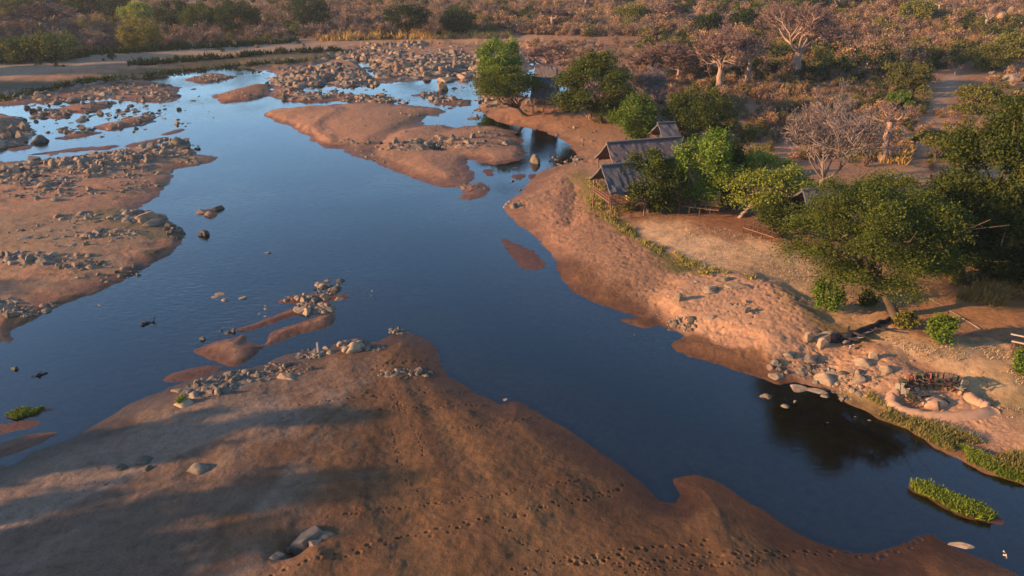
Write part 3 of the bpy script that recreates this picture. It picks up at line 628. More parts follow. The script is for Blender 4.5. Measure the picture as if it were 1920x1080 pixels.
for cx_, cy_, rx_, ry_, n_, s0, s1, pl_ in [(200,172,150,20,22,1.6,3.6,P_SH), (120,215,110,30,14,1.4,3.2,'among the low islets at far left'), (700,125,190,34,46,2.0,4.4,P_UP), (180,300,150,22,26,1.2,3.0,'on the ridge of the left spit'), (150,420,140,40,18,.9,2.2,'on the grassy point of the left spit'), (600,560,40,26,9,.6,1.3,'on the small bar in midstream'), (840,268,110,14,14,1.0,2.4,'across the middle island'), (1520,690,80,26,10,.6,1.3,'on the stony shore below the dead log')]:
    a_ = rng.uniform(0, 6.283, n_); q_ = np.sqrt(rng.uniform(0, 1, n_)); put_rock(cx_ + np.cos(a_) * q_ * rx_, cy_ + np.sin(a_) * q_ * ry_, rng.uniform(s0, s1, n_), pl_, None, 1, sink=.2)
# single rocks that can be told apart
for px, py, s, mat, sh, pl in [
    (576,1012,1.5,'rock_grey',2,'half buried in the near sand'), (518,1046,.75,'rock_grey',4,'half buried in the near sand'), (541,1030,.45,'rock_tan',2,'half buried in the near sand'), (604,1006,.8,'rock_grey',5,'half buried in the near sand'), (590,1020,.55,'rock_grey',2,'half buried in the near sand'),
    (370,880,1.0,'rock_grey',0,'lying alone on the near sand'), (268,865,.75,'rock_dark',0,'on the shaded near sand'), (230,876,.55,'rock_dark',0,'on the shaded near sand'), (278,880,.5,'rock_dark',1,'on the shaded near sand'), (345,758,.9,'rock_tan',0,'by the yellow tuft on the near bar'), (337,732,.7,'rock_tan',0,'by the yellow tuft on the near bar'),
    (537,707,1.1,'rock_tan',4,'standing clear on the near bar'), (662,655,1.3,'rock_tan',0,'on the shore of the near bar'),
    (1273,563,1.35,'rock_tan',3,'standing alone on the long beach'), (1332,545,1.9,'rock_tan',4,'on the trampled mound by the beach'), (1358,525,1.4,'rock_tan',2,'on the trampled mound by the beach'), (1383,538,1.8,'rock_tan',5,'on the trampled mound by the beach'), (1400,585,1.0,'rock_grey',0,'on the trampled mound by the beach'), (1335,595,1.0,'rock_tan',0,'on the trampled mound by the beach'), (1347,508,.5,'rock_grey',2,'alone on the pale grass'),
    (1515,636,1.4,'rock_tan',3,'against the dead log'), (1543,634,2.1,'rock_tan',2,'against the dead log'), (1540,650,1.5,'rock_tan',3,'against the dead log'), (1562,632,1.3,'rock_tan',2,'against the dead log'),
    (1617,680,1.25,'rock_tan',0,'with a long shadow above the fire circle'), (1636,672,1.15,'rock_tan',3,'with a long shadow above the fire circle'), (1660,696,1.3,'rock_tan',0,'with a long shadow above the fire circle'),
    (1545,712,1.5,'rock_tan',0,'on the stony shore below the dead log'), (1562,700,1.1,'rock_tan',5,'on the stony shore below the dead log'), (1610,712,1.4,'rock_tan',0,'on the stony shore below the dead log'), (1520,675,1.6,'rock_grey',4,'on the stony shore below the dead log'), (1480,665,1.3,'rock_grey',4,'on the stony shore below the dead log'), (1453,683,.8,'rock_tan',4,'on the stony shore below the dead log'), (1500,732,1.7,'rock_tan',1,'in the water off the stony shore'), (1527,734,1.3,'rock_grey',5,'in the water off the stony shore'),
    (1472,762,.65,'rock_tan',4,'in the water off the stony shore'), (1490,753,.55,'rock_tan',1,'in the water off the stony shore'), (1437,744,.7,'rock_grey',5,'in the water off the stony shore'), (1630,788,.4,'rock_tan',1,'alone in the dark water'), (1650,817,.4,'rock_grey',1,'alone in the dark water'), (1551,792,.5,'rock_red',1,'alone in the dark water'), (1603,781,.25,'rock_tan',0,'alone in the dark water'),
    (406,556,.75,'rock_tan',0,'in open water at midstream'), (418,551,.95,'rock_tan',1,'in open water at midstream'), (421,563,.5,'rock_tan',0,'in open water at midstream'), (456,558,.75,'rock_tan',0,'in open water at midstream'), (190,572,.6,'rock_grey',1,'in open water on the left'), (502,474,.7,'rock_grey',0,'in open water at midstream'), (697,479,.45,'rock_tan',0,'in open water at midstream'), (410,408,.0,'rock_tan',0,''),
    (407,392,1.2,'rock_dark',2,'beside the tiny rock islet'), (382,398,1.3,'rock_red',4,'on the tiny rock islet'), (395,402,1.0,'rock_red',2,'on the tiny rock islet'), (384,440,1.0,'rock_dark',0,'in the water off the grassy point'), (376,441,.6,'rock_dark',0,'in the water off the grassy point'), (27,692,.55,'rock_dark',0,'in open water on the left'), (948,749,.35,'rock_tan',4,'in the water off the near bar'), (380,636,.5,'rock_grey',1,'in open water at midstream'),
    (1002,305,1.7,'rock_grey',3,'in the still pool by the tents'), (884,224,2.0,'rock_dark',1,'in the upper channel'), (75,265,2.2,'rock_dark',0,'in the water left of the spit'), (62,300,1.7,'rock_grey',2,'on the ridge of the left spit'), (332,272,2.4,'rock_dark',0,'at the head of the left spit'), (345,280,1.6,'rock_dark',4,'at the head of the left spit'), (270,410,2.3,'rock_red',2,'on the grassy point of the left spit'), (285,420,2.0,'rock_grey',4,'on the grassy point of the left spit'),
    (1898,150,5.2,'rock_tan',4,'in the pale outcrop by the sandy track'), (1882,158,2.6,'rock_tan',3,'in the pale outcrop by the sandy track'), (1912,172,3.4,'rock_tan',4,'in the pale outcrop by the sandy track'), (870,147,3.2,'rock_red',2,'at the foot of the boulder field'), (835,152,3.2,'rock_tan',2,'at the foot of the boulder field'), (830,168,2.6,'rock_tan',3,'in the upper channel'), (930,180,3.4,'rock_red',2,'on the point under the leaning acacia'), (750,80,3.0,'rock_tan',4,P_UP), (790,82,2.4,'rock_tan',1,P_UP), (718,115,3.4,'rock_red',4,P_UP), (1800,1024,1.05,'rock_tan',5,'alone in the dark water near the camera'), (1760,760,.3,'rock_dark',2,'inside the fire circle')]:
    if s: put_rock(px, py, s * (1.2 if px < 1200 else .82), pl, mat, sh, rz=rng.uniform(-.4, .4), sink=.1)
# the 300 that show largest stand alone, the rest are one mass of stones
def pxsize(r): return r[3] * proj(r[0], r[1], r[2])[2]
inview = []
for r in ROCKS:
    a, b, c = proj(r[0], r[1], r[2])
    if -20 < a < 1940 and -10 < b < 1100: inview.append(r)
inview.sort(key=lambda r: -pxsize(r))
BIGR, SMALLR = inview[:298], inview[298:]
LAB = {}      # label -> list of objects, to find look-alikes
def unique(obj_list, base_label):
    LAB.setdefault(base_label, []).extend(obj_list)
for r in BIGR:
    x, y, z, s, sq, rz, sh, k, m, pl = r
    o = link('rock', rock_mesh(sh, k, m), None, (x, y, z), (rng.uniform(-.12, .12), rng.uniform(-.12, .12), rz), (s, s * sq, s * rng.uniform(.85, 1.1)))
    p = pxsize(r); w = 'large' if p > 26 else ('' if p > 17 else 'small')
    tag(o, None, 'rock', 'rocks along the river')
    unique([o], f"{w} {SHAPES[sh][0]} {RCW[m]} rock {pl}".strip())
vs, fs, nn = [], [], 0
mi = []
for q, r in enumerate(SMALLR):
    x, y, z, s, sq, rz, sh, k, m, pl = r
    Vv = ROCK_L[q % 12] * np.array((s, s * sq, s)); c, sn = math.cos(rz), math.sin(rz)
    Vv = np.stack([Vv[:, 0] * c - Vv[:, 1] * sn + x, Vv[:, 0] * sn + Vv[:, 1] * c + y, Vv[:, 2] + z], 1)
    vs.append(Vv); fs.append(ICO2[1] + nn); nn += len(Vv); mi += [RM.index(m)] * len(ICO2[1])
o = link('loose_stones', mesh_np('loose_stones', np.concatenate(vs), np.concatenate(fs), None, False, [M[q] for q in RM], mi))
tag(o, 'scattered small stones strewn along the river bars and banks', 'stones', kind='stuff')
print('rocks', len(inview))

# ------------------------------------------------------------------ trees
def tree_root(name, label, cat, x, y, z, group=None, rz=0.0):
    o = link(name, None, None, (x, y, z), (0, 0, rz)); o.empty_display_size = .5
    return tag(o, label, cat, group)
def leafy(name, label, px, py, top, hw, style='round', leaf='leaf_acacia', bark='bark', seed=1, n=6000, ls=.28, lean=(0, 0), crown_low=.3, group='green trees along the river', depth=1.0, world=None, trunkr=None, cx=None):
    g = np.random.default_rng(seed)
    if world: x, y, z = world[0], world[1], float(hz(world[0], world[1])); h, r = top, hw
    else:
        x, y, z = g1(px, py); z = max(z, 0); ppm = proj(x, y, z)[2]; lo, hi = .5, 40
        for _ in range(40):
            m_ = (lo + hi) / 2
            if proj(x, y, z + m_)[1] > top: lo = m_
            else: hi = m_
        h, r = lo, hw / ppm
        if cx is None: cx = px
        zc = z + h * (1 + crown_low) / 2; lx = 0.0
        for _ in range(6): q_ = proj(x + lx, y + lean[1], zc); lx += (cx - q_[0]) / q_[2]
        lean = (lx, lean[1])
    root = tree_root(name, label, 'tree', x, y, z, group)
    cz0 = h * crown_low; cc = np.array((lean[0], lean[1], (cz0 + h) / 2)); ch = (h - cz0) / 2
    # clump centres through the crown volume, most near its outside
    nc = {'round': 48, 'acacia': 44, 'weeping': 54, 'layered': 72, 'dense': 60, 'umbrella': 34}[style]
    n = int(n * 1.75); ls = ls * .74
    d = g.normal(size=(nc, 3)); d /= np.linalg.norm(d, axis=1)[:, None]
    rad = g.uniform(.40, 1.0, nc) ** .6
    if style in ('acacia', 'umbrella'): d[:, 2] = np.abs(d[:, 2]) * .9 - .1
    C = cc + d * rad[:, None] * np.array((r * .86, r * .86 * depth, ch * .92))
    if style == 'umbrella': C[:, 2] = cz0 + (h - cz0) * (.45 + .5 * (1 - (np.hypot(C[:, 0] - lean[0], C[:, 1] - lean[1]) / r) ** 2) * g.uniform(.6, 1, nc))
    S = {'round': (.27, .27, .24), 'acacia': (.28, .28, .11), 'weeping': (.21, .21, .36), 'layered': (.26, .26, .10), 'dense': (.25, .25, .22), 'umbrella': (.30, .30, .09)}[style]
    cs = g.uniform(.7, 1.25, nc)
    per = np.maximum((n * cs ** 2 / (cs ** 2).sum()).astype(int), 20)
    pts = []
    for i in range(nc):
        q = g.normal(size=(per[i], 3)); q /= np.linalg.norm(q, axis=1)[:, None]; q *= (g.uniform(0, 1, per[i]) ** .45)[:, None]
        sc = np.array((r * S[0], r * S[1], (r * S[2] if style != 'weeping' else ch * S[2]))) * cs[i]
        p = C[i] + q * sc * (1 + .25 * g.normal(size=(per[i], 1)))
        if style == 'weeping': p[:, 2] -= np.abs(g.normal(0, .25 * ch, per[i])) * (np.hypot(q[:, 0], q[:, 1]))
        if style in ('acacia', 'layered', 'umbrella'): p[:, 2] -= .12 * r * cs[i] * (q[:, 0] ** 2 + q[:, 1] ** 2)
        pts.append(p)
    pts = np.concatenate(pts); pts = pts[pts[:, 2] > .15]
    Vv, Ff = leaf_quads(pts, ls, g, .5 if style in ('acacia', 'layered', 'umbrella') else 0.0)
    paths = []; tr = trunkr or max(.10, .028 * h)
    fork = np.array((lean[0] * .45, lean[1] * .45, max(cz0 * .75, h * .16)))
    P = wob_path((0, 0, -.2), fork, 6, .03, g); paths.append((P, np.linspace(tr * 1.35, tr, 6)))
    pick = g.permutation(nc)[:min(nc, 16)]
    for i in pick:
        e = C[i] + np.array((0, 0, -.1 * ch)); P = wob_path(fork, e, 7, .06, g, -.04); rr = tr * g.uniform(.4, .65)
        paths.append((P, np.linspace(rr, rr * .15, 7)))
        for _ in range(2):
            e2 = e + g.normal(size=3) * np.array((r * .25, r * .25, ch * .2)); paths.append((wob_path(P[4], e2, 4, .06, g), np.linspace(rr * .4, rr * .1, 4)))
    Vt, Ft = tubes(paths, 6)
    link('trunk', mesh_np('trunk', Vt, Ft, M[bark], True), root)
    link('crown', mesh_np('crown', Vv, Ff, M[leaf]), root)
    return root
def grow(g, p, d, L, r, depth, out, spread, up=.15, ratio=.72, kids=(2, 4)):
    n = 4; P = [np.array(p)]; dd = np.array(d, float)
    for i in range(n - 1):
        dd = dd + g.normal(size=3) * .18; dd[2] += up * .4; dd /= np.linalg.norm(dd); P.append(P[-1] + dd * L / (n - 1))
    out.append((np.array(P), np.linspace(r, r * .62, n), depth))
    if depth == 0: return
    for _ in range(int(g.integers(*kids))):
        nd = dd + g.normal(size=3) * spread; nd[2] += up; nd /= np.linalg.norm(nd)
        grow(g, P[-1] if g.random() < .6 else P[-2], nd, L * ratio * g.uniform(.75, 1.2), r * .54, depth - 1, out, spread, up, ratio, kids)
def bare(name, label, px, py, top, hw, kind='baobab', seed=1, bark='bark_baobab', twig='twig', trunk_frac=.45, tr=None, group='bare trees in the bush', lean=0.0, twr=.035, depth=6, fork=None, world=None):
    g = np.random.default_rng(seed)
    x, y, z = g1(px, py); ppm = proj(x, y, z)[2]; lo, hi = .5, 40
    for _ in range(40):
        m_ = (lo + hi) / 2
        if proj(x, y, z + m_)[1] > top: lo = m_
        else: hi = m_
    h, r = lo, hw / ppm
    root = tree_root(name, label, 'tree', x, y, z, group)
    th = h * trunk_frac; tr = tr or h * .07
    segs = []
    nl = 6 if kind == 'baobab' else 7
    tp = np.array((lean * th, 0, th))
    fl = np.array([1.5, 1.12, 1.0, .95, .85, .7]) if kind == 'baobab' else np.array([1.3, 1.05, 1, .95, .9, .8])
    Pt = wob_path((0, 0, -.3), tp, 6, .02, g)
    trunk_paths = [(Pt, tr * fl)]
    L0 = (r * .55 + (h - th) * .32)
    for i in range(nl):
        a = i * 6.283 / nl + g.uniform(-.4, .4); el = g.uniform(.3, 1.35)
        d = np.array((math.cos(a) * math.cos(el), math.sin(a) * math.cos(el), math.sin(el)))
        st = Pt[-1] - np.array((0, 0, g.uniform(0, .18) * th))
        grow(g, st, d, L0 * (.75 + .3 * math.cos(el)), tr * (.40 if kind == 'baobab' else .34), depth - 1, segs, .46 if kind == 'baobab' else .55, .14, .70, (3, 5))
    # fit the crown into its seen height and width
    allp = np.concatenate([s_[0] for s_ in segs]); cx = np.percentile(np.abs(allp[:, :2]), 97); cz = np.percentile(allp[:, 2], 99.3)
    fx = r / max(cx, .1); fz = (h - th) / max(cz - th, .1)
    def fit(P):
        Q = P.copy(); Q[:, :2] = (Q[:, :2] - tp[:2]) * fx + tp[:2]; Q[:, 2] = np.where(Q[:, 2] > th * .8, th * .8 + (Q[:, 2] - th * .8) * ((h - th * .8) / max(cz - th * .8, .1)), Q[:, 2]); return Q
    tw = []
    for P, rr, dp in segs:
        Q = fit(P)
        if dp >= 2: trunk_paths.append((Q, np.maximum(rr, twr * 1.4)))
        else: tw.append((Q, np.maximum(rr * .7, twr * (.8 if dp == 0 else 1.1))))
    Vt, Ft = tubes(trunk_paths, 7); link('trunk', mesh_np('trunk', Vt, Ft, M[bark], True), root)
    Vt, Ft = tubes(tw, 3); link('crown', mesh_np('crown', Vt, Ft, M[twig]), root)
    return root

GT = 'green trees along the river'; FT = 'trees on the far bank'; BT = 'baobabs in the bush'
leafy('acacia_tree', 'biggest green acacia with a forked leaning trunk on the near right bank', 1683, 594, 308, 160, 'layered', 'leaf_acacia', 'bark', 11, 66000, .20, (0, .5), .17, depth=.9, trunkr=.33, cx=1640)
leafy('shade_tree', 'tall dark green shade tree at the right edge behind the acacia', 1880, 525, 160, 118, 'dense', 'leaf_acacia', 'bark', 12, 46000, .28, (0, 0), .1, depth=.9, cx=1885)
leafy('shade_tree', 'very dark spreading tree between the big acacia and the right edge', 1805, 520, 325, 100, 'dense', 'leaf_dark', 'bark', 13, 28000, .30, (0, 0), .06)
leafy('shade_tree', 'dark low tree filling the corner at the right edge of the grass', 1900, 528, 350, 80, 'dense', 'leaf_dark', 'bark', 35, 12000, .36, (0, 0), .05)
leafy('acacia_tree', 'flat topped lime green acacia with pale forked stems beside the wooden deck', 1385, 408, 294, 98, 'layered', 'leaf_lime', 'bark_pale', 14, 14000, .30, (0, 1.0), .2, cx=1435)
leafy('acacia_tree', 'small grey green acacia over the wooden walkway', 1478, 440, 372, 62, 'layered', 'leaf_acacia', 'bark', 36, 8000, .28, (0, 0), .2)
leafy('weeping_tree', 'tall bright green tree with hanging foliage right of the front tent', 1320, 394, 244, 64, 'weeping', 'leaf_green', 'bark', 15, 14000, .30, (0, 0), .1)
leafy('weeping_tree', 'shaded right half of the hanging green tree in dark leaf colour', 1368, 392, 252, 42, 'weeping', 'leaf_dark', 'bark', 37, 9000, .32, (0, 0), .1)  # one tree's shaded side, built as a second crown with darker leaves
leafy('round_tree', 'round olive tree growing in front of the blue roofed tent', 1216, 398, 284, 66, 'round', 'leaf_acacia', 'bark', 16, 12000, .30, (0, 0), .1)
leafy('round_tree', 'bright green round tree behind the long thatched roof', 1192, 268, 180, 52, 'round', 'leaf_green', 'bark', 17, 9000, .34, (0, 0), .08)
leafy('round_tree', 'dark green dome of a tree right of the tents', 1310, 268, 160, 66, 'dense', 'leaf_acacia', 'bark', 18, 10000, .36, (0, 0), .1)
leafy('acacia_tree', 'wide dark layered acacia spreading over the bank by the tents', 1130, 230, 93, 84, 'layered', 'leaf_acacia', 'bark', 19, 20000, .42, (0, 0), .12, cx=1118)
leafy('tall_tree', 'tall narrow green tree on the rocky point behind the leaning acacia', 955, 180, 66, 45, 'round', 'leaf_green', 'bark', 20, 12000, .45, (0, 0), .05, cx=934)
leafy('acacia_tree', 'olive acacia leaning left over the water from a dark bent trunk', 988, 218, 118, 74, 'acacia', 'leaf_acacia', 'bark', 21, 14000, .38, (0, 0), .2, trunkr=.28, cx=950)
for px, py, top, hw, st, lf, lab in [
    (763, 73, 6, 50, 'layered', 'leaf_dark', 'umbrella shaped dark tree with a thin bare trunk above the boulder field'), (857, 66, 10, 38, 'round', 'leaf_dark', 'round dark tree right of the umbrella shaped one above the boulder field'),
    (578, 54, -6, 46, 'dense', 'leaf_dark', 'dark rounded tree standing alone at the head of the far sand'), (445, 64, -2, 48, 'dense', 'leaf_dark', 'broad dark tree at the right end of the far left grove'), (262, 92, 34, 46, 'round', 'leaf_yellow', 'yellow green round tree at the edge of the far left sand'),
    (375, 62, 2, 38, 'round', 'leaf_acacia', 'mid green tree in the far left grove beside the broad dark tree'), (325, 58, -2, 40, 'dense', 'leaf_dark', 'dark tree behind the yellow green tree'), (255, 48, 4, 32, 'round', 'leaf_lime', 'small lime green tree above the yellow green tree'), (215, 36, -16, 42, 'dense', 'leaf_dark', 'dark tree between the left baobab and the yellow green tree'),
    (165, 34, -22, 42, 'dense', 'leaf_dark', 'dark spreading tree right behind the left baobab'), (30, 40, -12, 46, 'round', 'leaf_olive', 'olive tree at the far left corner of the scrub'), (70, 24, -26, 42, 'dense', 'leaf_dark', 'dark tree behind the left baobab crown'), (95, 112, 68, 52, 'round', 'leaf_olive', 'low olive tree below the left baobab'), (30, 116, 76, 42, 'round', 'leaf_olive', 'low olive tree in the left corner by the shaded sand'),
    (1185, 42, 10, 38, 'round', 'leaf_olive', 'grey green tree left of the slender baobab'), (1330, 62, 26, 26, 'round', 'leaf_dark', 'small dark tree above the wide baobab'), (1720, 40, 2, 32, 'round', 'leaf_olive', 'olive tree on the brown hillside'), (1520, 22, -8, 36, 'dense', 'leaf_dark', 'dark tree on the skyline above the tallest baobab'), (1700, 168, 112, 52, 'layered', 'leaf_olive', 'wide olive acacia left of the sandy track'),
    (1755, 300, 246, 46, 'umbrella', 'leaf_olive', 'thin flat topped acacia right of the lone baobab'), (1820, 240, 192, 36, 'umbrella', 'leaf_olive', 'small flat topped acacia beside the track'), (1860, 130, 78, 50, 'layered', 'leaf_olive', 'olive acacia above the pale outcrop'), (1840, 195, 158, 44, 'layered', 'leaf_olive', 'low olive acacia below the pale outcrop'), (1905, 110, 60, 40, 'layered', 'leaf_olive', 'olive acacia on the right edge of the hillside'),
    (1690, 205, 172, 26, 'round', 'leaf_green', 'small bright green round tree by the sandy track'), (1400, 60, 20, 34, 'dense', 'leaf_dark', 'dark tree in the shaded gully above the baobabs')]:
    far_ = py < 130
    leafy('bush_tree', lab, px, py, top, hw, st, lf, 'bark', int(px * 3 + py), 5200 if far_ else 7000, .62 if far_ else .42, (0, 0), .3 if st == 'umbrella' or px == 763 else .05, group=FT if px < 900 else 'scattered green trees in the right hand bush')
# trees on the left bank, beyond the frame, that shade the sand
for i, (x, y, h, r) in enumerate([(-62, 18.0, 13.2, 5.6), (-70, 7, 15, 6), (-60, 27.6, 12.8, 2.8), (-75, 0, 16, 6), (-98, 44, 16, 5), (-118, 66, 15, 5), (-150, 108, 18, 8), (-172, 140, 22, 10), (-165, 160, 22, 9), (-172, 178, 22, 9), (-180, 196, 22, 10), (-190, 214, 22, 10), (-200, 232, 22, 10), (-155, 142, 20, 8), (-130, 90, 14, 5), (50, 51, 15.5, 6), (49, 60, 15, 7)]):  # last two, out of view at right, are added to darken the water reflection
    leafy('bank_tree', ('tree on the left river bank beyond the frame' if x < 0 else 'unseen tall tree added on the right bank to darken the water'), 0, 0, h, r, 'dense', 'leaf_acacia', 'bark', 900 + i, 5500 if i < 6 else 9000, .8, (0, 0), .12, group='trees on the left bank', world=(x, y))
bare('baobab_tree', 'tallest baobab with a pale forked trunk and wide bare crown', 1490, 148, 4, 78, 'baobab', 31, trunk_frac=.42, tr=.85, group=BT, twr=.05)
bare('baobab_tree', 'wide spreading baobab with a dark shaded trunk', 1347, 166, 56, 76, 'baobab', 32, trunk_frac=.36, tr=.7, group=BT, twr=.05)
bare('baobab_tree', 'thin pole like baobab standing between the two biggest ones', 1399, 163, 64, 22, 'baobab', 33, trunk_frac=.72, tr=.42, group=BT, twr=.045)
bare('baobab_tree', 'lone baobab with a tall straight trunk on open sand', 1654, 302, 192, 42, 'baobab', 34, trunk_frac=.74, tr=.5, group=BT, twr=.035, depth=4)
bare('baobab_tree', 'small baobab left of the wide spreading one', 1271, 148, 90, 48, 'baobab', 35, trunk_frac=.36, tr=.4, group=BT, twr=.045)
bare('baobab_tree', 'baobab rising behind the blue roofed far tent', 1025, 150, 82, 44, 'baobab', 36, trunk_frac=.5, tr=.6, group=BT, twr=.045)
bare('baobab_tree', 'fat bottle trunked baobab in the far left scrub', 87, 70, 4, 48, 'baobab', 37, trunk_frac=.5, tr=1.35, group=BT, twr=.07)
bare('baobab_tree', 'slender forked baobab on the outcrop at the top', 1248, 50, 6, 28, 'baobab', 38, trunk_frac=.45, tr=.6, group=BT, twr=.06)
bare('baobab_tree', 'small pale baobab in far scrub above the tents', 1035, 56, 14, 28, 'baobab', 39, trunk_frac=.62, tr=.6, group=BT, twr=.06)
bare('baobab_tree', 'thick pale baobab trunk cut by the top edge of view', 1099, 17, -22, 24, 'baobab', 40, trunk_frac=.6, tr=.7, group=BT, twr=.07)
bare('baobab_tree', 'pale baobab by the small outcrop on the hill', 1572, 18, -26, 26, 'baobab', 41, trunk_frac=.6, tr=.7, group=BT, twr=.07)
bare('bare_tree', 'large pale grey leafless tree with tangled twigs above the lime acacia', 1540, 352, 186, 88, 'tree', 42, 'bark_grey', 'twig_grey', .12, .38, twr=.03, depth=6)
bare('bare_tree', 'grey leafless round tree between the acacia and the tents', 1216, 208, 132, 52, 'tree', 43, 'bark_grey', 'twig_grey', .15, .25, twr=.035, depth=6)
bare('bare_tree', 'brown leafless round tree behind the wide acacia', 1240, 142, 80, 52, 'tree', 44, 'bark', 'twig', .15, .25, twr=.045, depth=6)
bare('bare_tree', 'tall brown leafless tree behind the tallest baobab', 1462, 88, 4, 42, 'tree', 45, 'bark', 'twig', .2, .3, twr=.055, depth=6)
for i, (px, py, top, hw) in enumerate([(1662, 18, -14, 14), (1758, 26, -8, 16), (1785, 36, 0, 16), (1845, 60, 8, 20), (1640, 32, 2, 12), (1560, 48, 26, 10), (60, 60, 26, 12), (345, 60, 36, 12), (493, 42, 8, 12), (540, 30, 2, 10), (1745, 272, 246, 14), (1425, 62, 36, 12), (1790, 140, 118, 14)]):
    bare('bare_tree', ['thin pale leafless tree left of the olive hillside tree', 'thin pale leafless tree right of the olive hillside tree', 'twisted pale leafless tree beside the pale hill outcrop', 'leafless grey tree below the pale hill outcrop', 'thin dry stem on the upper hillside', 'slender dead stem beside the tallest baobab crown', 'dry stem beside the left baobab', 'short dead stem below the far left grove', 'thin leafless tree right of the broad dark tree', 'thin leafless tree left of the lone dark rounded tree', 'low crooked leafless tree on open sand by the track', 'small dead baobab stem on the brown slope', 'dry leafless sapling at the head of the sandy track'][i], px, py, top, hw, 'tree', 60 + i, 'bark_pale', 'twig', .5, None, twr=.05, depth=3)

# ------------------------------------------------------------------ scrub
def shrub_proto(kind, seed):
    g = np.random.default_rng(seed)
    leafm, twm, nleaf, ntw, ls, hz_ = {'bare': ('leaf_mauve', 'twig', 170, 46, .22, .75), 'brown': ('leaf_brown', 'twig', 300, 26, .24, .7), 'rust': ('leaf_rust', 'twig', 330, 16, .24, .6),
        'olive': ('leaf_olive', 'bark', 420, 12, .24, .7), 'dark': ('leaf_dark', 'bark', 460, 10, .26, .7), 'green': ('leaf_green', 'bark', 460, 10, .24, .75)}[kind]
    segs = []
    for i in range(ntw):
        a = g.uniform(0, 6.283); el = g.uniform(.25, 1.4); L = g.uniform(.5, .95)
        e = np.array((math.cos(a) * math.cos(el) * .55, math.sin(a) * math.cos(el) * .55, math.sin(el) * hz_)) * L
        P = wob_path((g.normal(0, .03), g.normal(0, .03), -.05), e, 4, .08, g); segs.append((P, np.array([.016, .012, .009, .005])))
        for _ in range(3): segs.append((wob_path(P[2], e + g.normal(0, .13, 3), 3, .06, g), np.array([.009, .007, .004])))
    Vt, Ft = tubes(segs, 3)
    nb = 9; bc = g.normal(size=(nb, 3)); bc /= np.linalg.norm(bc, axis=1)[:, None]; bc[:, 2] = np.abs(bc[:, 2]); bc *= np.array((.33, .33, hz_ * .62)); bc[:, 2] += .1
    q = g.normal(size=(nleaf, 3)) * .10 + bc[g.integers(0, nb, nleaf)]; q = q[q[:, 2] > 0]
    Vl, Fl = leaf_quads(q, ls * .36, g)
    V_ = np.concatenate([Vl, Vt]); F_ = np.concatenate([Fl, Ft + len(Vl)]); mi_ = np.concatenate([np.zeros(len(Fl), int), np.ones(len(Ft), int)])
    return mesh_np(kind + '_shrub', V_, F_, None, False, [M[leafm], M[twm]], mi_), V_, F_, mi_, (leafm, twm)
PROTO = {k: [shrub_proto(k, 70 + i * 11 + j) for j in range(4)] for i, k in enumerate(['bare', 'brown', 'rust', 'olive', 'dark', 'green'])}
KW = {'bare': ('bare_shrub', 'leafless mauve brown shrub', 'shrub'), 'brown': ('dry_shrub', 'dry brown shrub', 'shrub'), 'rust': ('rusty_shrub', 'rust orange dry shrub', 'shrub'), 'olive': ('olive_shrub', 'olive green shrub', 'shrub'), 'dark': ('dark_shrub', 'dark green shrub', 'shrub'), 'green': ('green_shrub', 'fresh green shrub', 'shrub')}
SHR = []
def inpoly(poly, x, y):
    p = np.array(poly, float); ins = np.zeros(len(x), bool)
    for i in range(len(p)):
        (ax, ay), (bx, by) = p[i], p[(i + 1) % len(p)]
        c = (ay > y) != (by > y); ins ^= c & (x < (bx - ax) * (y - ay) / (by - ay + 1e-9) + ax)
    return ins
def scatter(poly, n, mix, smin, smax, seed):
    g = np.random.default_rng(seed); p = np.array(poly, float); out = 0
    ks = list(mix); w = np.array([mix[k] for k in ks], float); w /= w.sum()
    x = g.uniform(p[:, 0].min(), p[:, 0].max(), n * 6); y = g.uniform(p[:, 1].min(), p[:, 1].max(), n * 6)
    ok = inpoly(poly, x, y); x, y = x[ok][:n], y[ok][:n]
    X, Y, Z = ground(x, y)
    pn = fbm(X * .03, Y * .03, 2, seed)
    for i in range(len(x)):
        if Z[i] < .25: continue
        k = ks[int(np.clip(np.searchsorted(np.cumsum(w), np.clip(g.random() * .75 + (pn[i] * .5 + .125), 0, .999)), 0, len(ks) - 1))]
        SHR.append([X[i], Y[i], Z[i], smin + (smax - smin) * g.random() ** 1.7, k, int(g.integers(4)), g.uniform(0, 6.28), g.uniform(.8, 1.2)])
scatter([(-20,0),(-20,118),(60,118),(120,116),(160,102),(220,92),(330,86),(480,80),(520,72),(640,70),(640,0)], 900, {'bare': 4, 'brown': 4, 'rust': 2, 'olive': 3, 'dark': 2}, 2.4, 6.0, 1)
scatter([(640,0),(1260,0),(1260,55),(1180,70),(940,64),(640,66)], 1500, {'bare': 6, 'brown': 4, 'olive': 1.5, 'rust': 1.5, 'dark': 1.6}, 2.0, 5.2, 2)
scatter([(560,64),(960,62),(960,74),(560,76)], 60, {'rust': 4, 'brown': 3, 'dark': 2}, 1.2, 2.6, 3)
scatter([(1250,0),(1930,0),(1930,100),(1840,110),(1790,128),(1700,130),(1600,155),(1480,150),(1300,140),(1190,95)], 1700, {'bare': 5, 'brown': 4, 'rust': 2.5, 'olive': 3.5, 'dark': 2.6}, 2.0, 5.4, 4)
scatter([(1380,140),(1700,130),(1750,170),(1720,205),(1560,205),(1420,215)], 260, {'brown': 3, 'rust': 3, 'bare': 3, 'olive': 3, 'dark': 2}, 1.2, 3.4, 5)
scatter([(1420,200),(1740,200),(1720,300),(1640,330),(1500,300),(1430,260)], 80, {'rust': 2, 'brown': 3, 'bare': 2, 'olive': 2, 'dark': 1.5}, .9, 3.2, 6)
